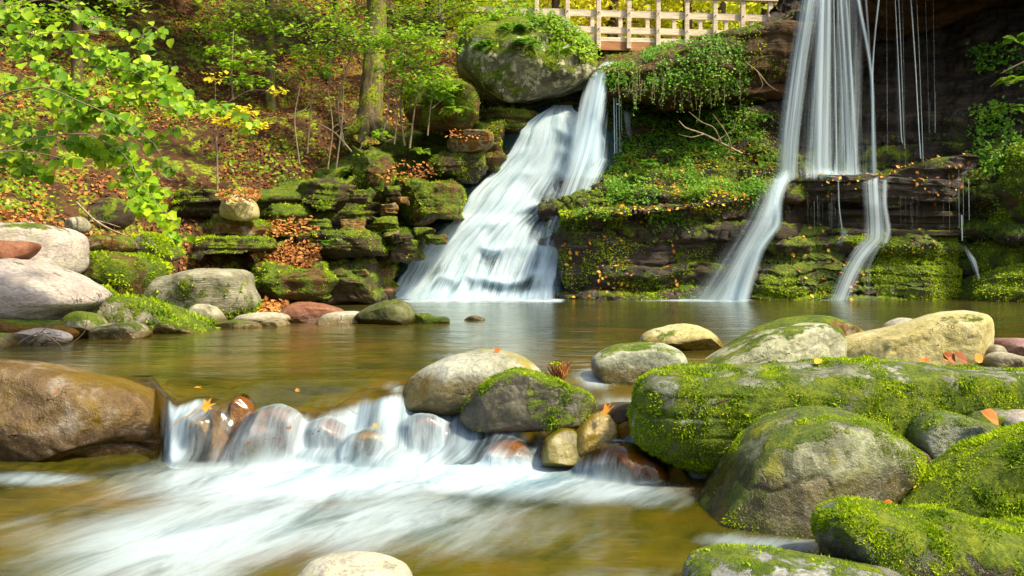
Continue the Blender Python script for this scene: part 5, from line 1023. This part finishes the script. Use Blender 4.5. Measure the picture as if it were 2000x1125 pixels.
# ------------------------------------------------------------------ ground cover, vines, ferns
def cover(name, label, rk, n, size, mat, region, shape='rhomb', thr=-.05, ms=2.5, seed=1, kind='stuff', cat=None, lift=.02, tilt=.7, up=None, off=(0, -.6, .8)):
    o, V, F = rk; rng = np.random.default_rng(seed); C = V.mean(0)
    def cond(P, N):
        px, py = topix(P); m = 0
        jx = 22 * fbm(P * 1.7 + 40, 3); jy = 16 * fbm(P * 1.9 + 50, 3)
        for (x0, y0, x1, y1) in region: m = np.maximum(m, sstep(x0 - 12, x0 + 14, px + jx) * sstep(x1 + 12, x1 - 14, px + jx) * sstep(y0 - 6, y0 + 6, py + jy * .4) * sstep(y1 + 12, y1 - 12, py + jy))
        return m * sstep(thr - .1, thr + .1, fbm(P * ms + seed, 4, .6))
    P, N = surf_sample(V, F, n, rng, cond)
    if not len(P): return None
    N = N * np.where(N[:, 1:2] > 0, -1, 1)
    P = P + N * (lift * rng.random(len(P)))[:, None]
    D = N * .5 + np.array(off); v, f, r = leaves(P, D, size, rng, shape, tilt, up)
    k_ = SHAPES[shape][0].shape[0]; r = np.clip(r * .6 + np.repeat(.35 + .7 * fbm(P * 1.8 + 3, 3), k_), 0, 1)
    if kind == 'stuff': return tag(npmesh(name, v, f, mat, attrs={'rnd': r}, smooth=False), label, cat, kind='stuff')
    return tag(npmesh(name, v, f, mat, attrs={'rnd': r}, smooth=False, loc=P.mean(0)), label, cat)
cover('ground_cover', 'low green plants and moss tufts on the slope between the two falls', slope, 15000, .048, lf_fern, [(1190, 190, 1495, 400)], thr=.10, ms=1.5, seed=3, lift=.16)
cover('ground_cover', 'moss tufts on the wet ledge below the green slope', lowrock, 12000, .030, mat_tuft, [(1085, 400, 1530, 590)], thr=.10, ms=1.2, seed=33, tilt=.9)
cover('ground_cover', 'yellow green moss tufts on the rock slope beside the falls', slope, 16000, .032, mat_tuft, [(1150, 200, 1540, 410), (1700, 300, 1950, 460)], thr=.0, ms=1.3, seed=34, tilt=.9)
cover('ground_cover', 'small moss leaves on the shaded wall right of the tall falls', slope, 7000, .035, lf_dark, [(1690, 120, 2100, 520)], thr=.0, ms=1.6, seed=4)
cover('ground_cover', 'bright leafy plants clinging to the wall at the right edge', slope, 2600, .075, lf_fern, [(1900, 90, 2060, 330)], thr=.0, ms=1.6, seed=44, lift=.15)
cover('ground_cover', 'bright leafy plants on the shoulder of the moss covered buttress', bank2, 900, .06, lf_fern, [(1900, 260, 2060, 420)], thr=.05, ms=2, seed=45, lift=.12)
cover('leaf_litter', 'orange leaves scattered over the slope between the falls', slope, 700, .07, mat_orange, [(1200, 250, 1520, 400)], thr=.05, seed=5, tilt=.5)
cover('leaf_litter', 'orange leaves lying along the ledge lip right of the broad cascade', lowrock, 520, .075, mat_orange, [(1100, 365, 1510, 415)], thr=-.2, seed=6, tilt=.4)
cover('leaf_litter', 'yellow leaves stuck to the wet face beside the broad cascade', lowrock, 150, .075, mat_orange, [(1095, 455, 1235, 575), (1300, 470, 1400, 560)], thr=-.05, seed=7, tilt=.35)
cover('ground_cover', 'small plants growing on the wet ledge face', lowrock, 1700, .045, lf_fern, [(1110, 410, 1500, 470)], thr=.05, ms=1.5, seed=8, lift=.06)
cover('leaf_litter', 'autumn leaves on top of the blocky ledge in the right fall', block, 330, .075, mat_orange, [(1516, 300, 1925, 385)], thr=-.1, seed=9, tilt=.5)
cover('leaf_litter', 'yellow and orange leaves on the stepped mossy rock', mound, 130, .08, mat_orange, [(1530, 440, 1870, 585)], thr=.05, ms=.9, seed=10, tilt=.35)
cover('ground_cover', 'fine green moss tufts on the stepped mossy rock', mound, 24000, .026, mat_tuft, [(1460, 440, 1890, 592)], thr=-.02, ms=1.5, seed=11, tilt=.9)
cover('ground_cover', 'green moss tufts on the buttress at the right end of the pool', bank2, 13000, .032, mat_tuft, [(1880, 250, 2100, 560)], thr=-.15, ms=1.5, seed=12, tilt=.9)
cover('ground_cover', 'yellow green moss tufts on the low mound at the right end of the pool', bank, 12000, .030, mat_tuft, [(1880, 490, 2100, 600)], thr=-.3, ms=1.5, seed=13, tilt=.9)
cover('hanging_vine', 'mass of small green vine leaves spilling over the cap rock', cap, 9500, .055, lf_fern, [(1255, 78, 1452, 178), (1180, 128, 1300, 165)], thr=-.12, ms=1.3, seed=14, kind='thing', cat='vine', lift=.12)
cover('ground_cover', 'sparse yellow moss on the rim of the cap rock', cap, 6000, .035, mat_tuft, [(1160, 20, 1560, 150)], thr=.0, ms=1.4, seed=15, tilt=.9)
# hanging strands
rng = np.random.default_rng(90); vs = []; vl = []
for i in range(46):
    x = rng.uniform(1200, 1455); y0 = 150 + rng.uniform(-15, 25); L = rng.uniform(15, 75) * (1 if rng.random() < .6 else .5); Y = 16.25 + (1300 - x) * .0006
    p = [at(x, y0 - 10, Y), at(x + rng.uniform(-3, 3), y0 + L * .5, Y), at(x + rng.uniform(-6, 6), y0 + L, Y)]
    vs.append(tube(p, [.006, .005, .003], 4, 10))
    q = crp(np.array(p), 14) + rng.normal(0, .02, (14, 3)); vl.append(leaves(q, np.tile((0, -1., .3), (14, 1)), .04, rng, 'rhomb', .5))
ve = empty('hanging_vine', at(1325, 225, 16.2)); tag(ve, 'thin vine strands dangling below the cap rock over the dark hollow', 'vine')
V, F, R = cat_(vs); npmesh('strands', V, F, twig_m, ve, np.array(ve.location)); V, F, R = cat_(vl); npmesh('leaves', V, F, lf_fern, ve, np.array(ve.location), {'rnd': R}, smooth=False)
# banks on the left: moss tufts on all ledges, one mass per rock
for lb in [l[8] for l in LB]:
    rk = ALLR[lb]; o, V, F = rk
    moss_on(rk, 4200, .034, -.05 if 'dark' not in lb else .1, 1.6, 17, .35, droop=.5)
for s_ in ('broad mossy rock', 'large boulder with a flat', 'big mossy block', 'huge boulder', 'wedge shaped', 'rounded mossy boulder', 'small bright mossy'):
    for lb in [l for l in ALLR if l.startswith(s_)]:
        moss_on(ALLR[lb], 5200 if 'huge' not in lb else 7000, .036, .0 if 'flat bare' not in lb else .05, 1.8, 19, .3 if 'flat bare' not in lb else -.6, droop=.4)
# leaves on the ledges, drift of orange leaves
def drift(label, x0, y0, x1, y1, Y, n, seed, size=.07, mat=mat_litter, dY=.5, sag=.1):
    rng = np.random.default_rng(seed); t = rng.random(n); u = rng.random(n) + rng.normal(0, .1, n)
    P = np.array([at(x0 + (x1 - x0) * a, y0 + (y1 - y0) * b, Y - dY * b) for a, b in zip(t, u)])
    v, f, r = leaves(P + rng.normal(0, .02, P.shape), np.tile((0, -.5, 1.), (n, 1)), size, rng, 'rhomb', .5); tag(npmesh('leaf_litter', v, f, mat, attrs={'rnd': np.clip(r * .6 + .38, 0, 1)}, smooth=False), label, kind='stuff')
drift('drift of orange leaves heaped between the mossy ledges', 500, 478, 622, 520, 13.3, 900, 31, .065)
drift('brown leaves gathered on the mossy step', 520, 428, 620, 458, 13.9, 350, 32)
drift('leaves caught above the tan boulder', 425, 372, 505, 390, 13.0, 220, 33)
drift('leaves on the flat slab beside the cascade', 880, 256, 955, 268, 15.9, 160, 34)
drift('leaves lying by the flat topped boulder', 500, 588, 560, 612, 11.6, 200, 35)
drift('leaves among the stones of the left bank', 150, 488, 260, 520, 10.9, 260, 36)
drift('leaves on the steps left of the cascade', 740, 320, 850, 350, 14.9, 200, 37)
# ferns and herbs as things of their own
def fern(label, px, py, Y, sz, nfr=9, seed=1, mat=lf_fern, name='fern', droop=.55, spread=1.0):
    rng = np.random.default_rng(seed); c = at(px, py, Y); s = sz * Y / FPX; parts = []; st_ = []
    for i in range(nfr):
        a = rng.uniform(0, 2 * np.pi); d = np.array((math.cos(a) * spread, math.sin(a) * .8, 0)); t = np.linspace(0, 1, 12)[:, None]
        pth = c + d * t * s * rng.uniform(.7, 1) + np.array((0, 0, 1)) * s * (t * .9 - t * t * (droop + rng.uniform(0, .5)))
        st_.append(tube(pth, [.004] * 12, 4, 12)); T = np.gradient(pth, axis=0); T /= np.linalg.norm(T, axis=1, keepdims=True); B = np.cross(T, (0, 0, 1.)); B /= np.linalg.norm(B, axis=1, keepdims=True) + 1e-9
        for sd_ in (-1, 1):
            v, f, r = leaves(pth[1:], np.cross(T, B)[1:] * -1 + np.array((0, -.3, .5)), s * .30 * np.sin(np.linspace(.5, 2.9, 11)), rng, 'rhomb', .15); 
            # turn pinnae outwards
            n_ = 11; S = SHAPES['rhomb'][0]; V = v.reshape(n_, 4, 3); L = (s * .34 * np.sin(np.linspace(.5, 2.9, 11)))[:, None, None]
            V = pth[1:][:, None] + L * (S[None, :, 1:2] * (sd_ * B[1:] + .35 * T[1:])[:, None] + S[None, :, 0:1] * .7 * T[1:][:, None]); parts.append((V.reshape(-1, 3), f, r))
    e = empty(name, c); tag(e, label, name.replace('_', ' '))
    V, F, R = cat_(parts); npmesh('fronds', V, F, mat, e, c, {'rnd': R}, smooth=False); V, F, R = cat_(st_); npmesh('stems', V, F, twig_m, e, c)
FE = [(1265, 325, 16.2, 34, 'bright fern on the slope just right of the narrow white column'), (1245, 352, 16.0, 30, 'lush fern above the lip of the dark jutting ledge'), (1300, 300, 16.6, 26, 'small fern in front of the dark hollow'), (1460, 205, 16.9, 36, 'green fern growing left of the tall curtain of water'), (1485, 235, 16.6, 30, 'fern touching the left edge of the tall curtain of water'), (1415, 250, 16.6, 24, 'small fern beside the pale dead roots'),
      (1990, 85, 14.6, 40, 'pale green fern at the right edge high on the shaded wall'), (1980, 165, 14.5, 44, 'drooping fern bush at the right edge of the cliff'), (1960, 220, 14.6, 40, 'leafy fern above the moss covered buttress'), (1930, 300, 15.0, 26, 'small fern on the shoulder of the moss covered buttress'),
      (860, 200, 15.5, 42, 'fern spilling over the mossy block right of the large tree', ), (885, 222, 15.5, 36, 'lower fern hanging on the face of the mossy block'), (640, 478, 13.0, 26, 'fern on the long mossy ledge above the orange leaf drift'), (655, 470, 13.0, 20, 'small fern tip above the long mossy ledge'), (510, 448, 13.5, 22, 'fern beside the dark hollow right of the tan boulder'), (820, 300, 15.3, 26, 'sprawling fern on the slope below the thick tree'),
      (755, 325, 15.0, 24, 'yellowish fern above the large mossy step'), (960, 100, 16.5, 44, 'leafy shrub sprig on the upper left of the lichened boulder'), (1030, 92, 16.2, 44, 'leafy shrub sprig in the middle of the lichened boulder'), (1090, 105, 16.3, 44, 'leafy shrub sprig on the right shoulder of the lichened boulder'), (1000, 62, 16.6, 40, 'leafy shrub sprig on top of the lichened boulder'), (505, 470, 13.2, 18, 'tiny fern at the mouth of the dark hollow')]
for i, f_ in enumerate(FE): fern(f_[4], f_[0], f_[1], f_[2], f_[3], 10, 600 + i, lf_fern if i % 4 != 3 else lf_bright)
cover('ground_cover', 'bright green shrub leaves covering the top of the lichened boulder', ALLR[[l for l in ALLR if l.startswith('huge')][0]], 5200, .075, lf_bright, [(900, 30, 1130, 88), (1050, 70, 1150, 122)], thr=-.02, ms=1.8, seed=21, lift=.16, tilt=.5)
def slope_cov(P, N):
    px, py = topix(P); return ((px > -100) & (px < 960) & (py < 420) & (py > -60)) * sstep(.08, .22, fbm(P * .8 + 11, 4, .6))
P, N = surf_sample(HV, HF, 9000, rg, slope_cov); N = upface(N)
v, f, r = leaves(P + N * rg.uniform(.02, .22, (len(P), 1)), N * .5 + np.array((0, -.4, .8)), .075, rg, 'rhomb', .6)
tag(npmesh('ground_cover', v, f, lf_bright, attrs={'rnd': r}, smooth=False), 'low green seedlings growing through the leaf litter on the slope', kind='stuff')

# ------------------------------------------------------------------ dead branches, roots, twigs
def stick(name, label, pts, rads, mat, cat='branch', subs=(), k=6):
    P = [at(*p) for p in pts]; ps = [tube(P, rads, k, len(P) * 6, .12, 3)]
    for sp, sr in subs: ps.append(tube([at(*p) for p in sp], sr, 5, len(sp) * 5, .1, 4))
    V, F, R = cat_(ps); return tag(npmesh(name, V, F, mat, loc=P[0]), label, cat)
stick('branch', 'dead branch lying down the left bank above the mossy stones', [(150, 395, 10.9), (185, 430, 10.6), (215, 448, 10.4), (250, 462, 10.2)], [.012, .014, .012, .006], root_m, subs=[([(185, 430, 10.6), (210, 436, 10.5), (235, 444, 10.4)], [.008, .006, .004])])
stick('branch', 'pale twisted dead roots sticking out of the slope in front of the dark hollow', [(1450, 300, 15.9), (1410, 280, 15.9), (1375, 262, 15.9), (1340, 250, 15.9), (1326, 236, 15.9)], [.016, .018, .014, .012, .006], root_m,
      subs=[([(1410, 280, 15.9), (1395, 250, 15.8), (1370, 238, 15.8), (1345, 218, 15.8)], [.012, .01, .008, .004]), ([(1430, 290, 15.9), (1420, 262, 15.8), (1405, 240, 15.8), (1392, 222, 15.8)], [.01, .008, .006, .003]), ([(1375, 262, 15.9), (1350, 268, 15.8), (1325, 262, 15.8)], [.01, .007, .003]), ([(1400, 275, 15.9), (1430, 255, 15.9), (1438, 236, 15.9)], [.008, .006, .003])])
stick('branch', 'drooping leafy twig between the vines and the tall curtain of water', [(1455, 120, 16.0), (1480, 140, 15.95), (1500, 165, 15.9), (1520, 178, 15.9)], [.008, .01, .008, .004], root_m, subs=[([(1480, 140, 15.9), (1490, 165, 15.9), (1480, 178, 15.9)], [.006, .004, .002])])
stick('branch', 'thin bare twigs across the lilac stone at the left shore', [(30, 674, 7.35), (70, 652, 7.3), (110, 664, 7.25), (140, 672, 7.2)], [.006, .006, .005, .003], twig_m, subs=[([(60, 668, 7.3), (90, 640, 7.3), (120, 622, 7.3)], [.005, .004, .002]), ([(140, 672, 7.3), (165, 648, 7.3), (172, 612, 7.3)], [.005, .004, .002]), ([(100, 660, 7.25), (118, 675, 7.2), (128, 690, 7.15)], [.004, .003, .002])])
stick('branch', 'thin stick leaning on the wedge shaped grey boulder', [(215, 632, 8.5), (228, 622, 8.5), (240, 612, 8.5)], [.006, .006, .004], twig_m)
stick('branch', 'long twig stretching out of the leaves over the wooded bank', [(285, 368, 8.6), (310, 352, 8.6), (335, 335, 8.6), (365, 330, 8.6)], [.006, .006, .005, .002], twig_m, subs=[([(320, 345, 8.6), (335, 352, 8.6), (352, 345, 8.6)], [.004, .003, .002])])
stick('branch', 'bare branch slanting across the right edge by the ferns', [(1958, 142, 14.3), (1985, 128, 14.2), (2030, 108, 14.1)], [.008, .012, .014], root_m)
stick('twig', 'small dark twig lying in the moss of the long slab', [(1390, 792, 4.0), (1405, 786, 3.99), (1430, 778, 4.0)], [.004, .006, .003], bark_d, 'twig')
# grass root clump
def clump():
    rng = np.random.default_rng(55); c = at(1092, 745, 4.98); ps = []
    for i in range(70):
        a = rng.uniform(0, 6.28); d = np.array((math.cos(a), math.sin(a), 0)) * rng.uniform(.01, .055); h = rng.uniform(.05, .12)
        ps.append(tube([c + d * .5, c + d + np.array((0, 0, h * .6)), c + d * rng.uniform(1, 1.6) + np.array((rng.normal(0, .008), 0, h))], [.006, .005, .002], 4, 6))
    V, F, R = cat_(ps); e = npmesh('grass_clump', V, F, simple_mat('rust_root', (.10, .03, .01), (.42, .16, .04), 14, .8, .003), loc=c); tag(e, 'rusty root clump with a green tip between the dark angular rock and the oval boulder', 'root clump')
    P = c + rng.normal(0, .018, (60, 3)) * np.array((1, 1, .3)) + np.array((-.01, 0, .10)); v, f, r = leaves(P, np.tile((0, -.3, 1.), (60, 1)), .018, rng, 'rhomb', .8); npmesh('moss', v, f, mat_tuft, e, c, {'rnd': r})
clump()
# single fallen leaves in the foreground
def fleaf(label, px, py, Y, size, mat, n=(0, -.6, .8), up=(1, 0, 0), shape='round', seed=1, curl=.0, rnd=.6, group=None, stem=None):
    rng = np.random.default_rng(seed); p = at(px, py, Y); v, f, r = leaves(p[None], np.array([n], float), size, rng, shape, .12, up, 1.0, .05)
    v = v + np.array((0, 0, 1.)) * (curl * ((v - p) ** 2).sum(1) / size)[:, None]
    e = npmesh('fallen_leaf', v, f, mat, attrs={'rnd': np.full(len(v), rnd)}, loc=p, smooth=False)
    so_ = e.modifiers.new('Solidify', 'SOLIDIFY'); so_.thickness = .0008
    tag(e, label, 'leaf', group)
    if stem: P = [at(*q) for q in stem]; V, F, R = tube(P, [.0022, .002, .0015][:len(P)], 5, 10); npmesh('stem', V, F, mat_orange, e, p, {'rnd': np.full(len(V), .85)})
mat_brownleaf = leaf_mat('brown_leaf', [(0, (.10, .04, .03)), (1, (.32, .17, .13))], .1, .5)
fleaf('curled brown maple leaf with an upright yellow stem beside the big boulder', 1795, 915, 3.72, .085, mat_brownleaf, (-.2, -1, .2), (-.1, 0, -1), 'maple', 2, 1.0, .6, stem=[(1788, 902, 3.70), (1776, 880, 3.7), (1764, 860, 3.7)])
fleaf('small orange leaf standing between the big boulder and wave shaped rock', 1745, 992, 3.3, .05, mat_orange, (.3, -1, .6), (-.8, 0, .2), 'round', 3, .3, .25)
fleaf('yellow leaf tip in the crevice under the bright mossy rock', 1790, 948, 3.6, .05, mat_orange, (0, -.7, .8), (-1, 0, .6), 'round', 4, .4, .7)
fleaf('pale orange leaf lying on the long slab before the pale green boulder', 1590, 708, 4.45, .05, mat_orange, (0, -.5, .9), (1, 0, 0), 'round', 5, .3, .8)
fleaf('orange brown leaf on the oval dark green stone near the right edge', 1950, 822, 3.85, .07, mat_orange, (0, -.75, .7), (-1, 0, .10), 'round', 6, .3, .35)
fleaf('small red leaf lying on the big golden brown boulder', 108, 768, 4.60, .045, mat_orange, (0, -.7, .7), (.7, 0, .6), 'rhomb', 7, .2, .2)
fleaf('orange leaf on top of the smooth pale boulder in midstream', 965, 686, 5.1, .045, mat_orange, (0, -.5, .9), (1, 0, 0), 'round', 8, .2, .3)
fleaf('orange leaf draped over the wet golden brown stone', 1172, 806, 4.56, .06, mat_orange, (0, -.6, .8), (1, 0, -.3), 'maple', 9, .5, .5)
fleaf('yellow leaf with long stem stuck to the leftmost cascade stone', 392, 797, 4.56, .07, mat_orange, (.1, -.8, .6), (1, 0, .3), 'maple', 10, .1, .7, stem=[(385, 800, 4.55), (350, 822, 4.55), (330, 836, 4.55)])
fleaf('orange leaf caught on the golden brown stone low in the cascade', 738, 832, 4.55, .06, mat_orange, (0, -.7, .7), (-1, 0, -.1), 'maple', 11, .2, .65)
fleaf('small orange leaf floating at the brim of the pool', 378, 757, 5.0, .045, mat_orange, (0, -.15, 1), (1, 0, 0), 'maple', 12, 0, .55)
fleaf('small leaf stuck at the brim left of the pale boulder', 575, 762, 4.95, .035, mat_orange, (0, -.2, 1), (1, 0, 0), 'maple', 13, 0, .4)
for i, (x, y, s_, rn, lb) in enumerate(((1815, 704, .075, .35, 'big crumpled orange leaf against the cream boulder'), (1842, 700, .07, .45, 'orange leaf folded over its neighbour under the cream boulder'), (1866, 704, .06, .15, 'pointed red brown leaf standing beside the crumpled orange leaves'), (1795, 706, .05, .6, 'small light orange leaf at the left end of the leaf pile'), (1888, 706, .065, .05, 'dark red leaf under the right end of the cream boulder'), (1905, 704, .05, .5, 'yellowish leaf at the right end of the leaf pile'))):
    fleaf(lb, x, y, 5.55, s_, mat_orange, (0.25 * (i % 3 - 1), -.7, .6), ((1, 0, .15) if i % 2 else (-1, 0, .25)), 'round', 20 + i, .35, rn)
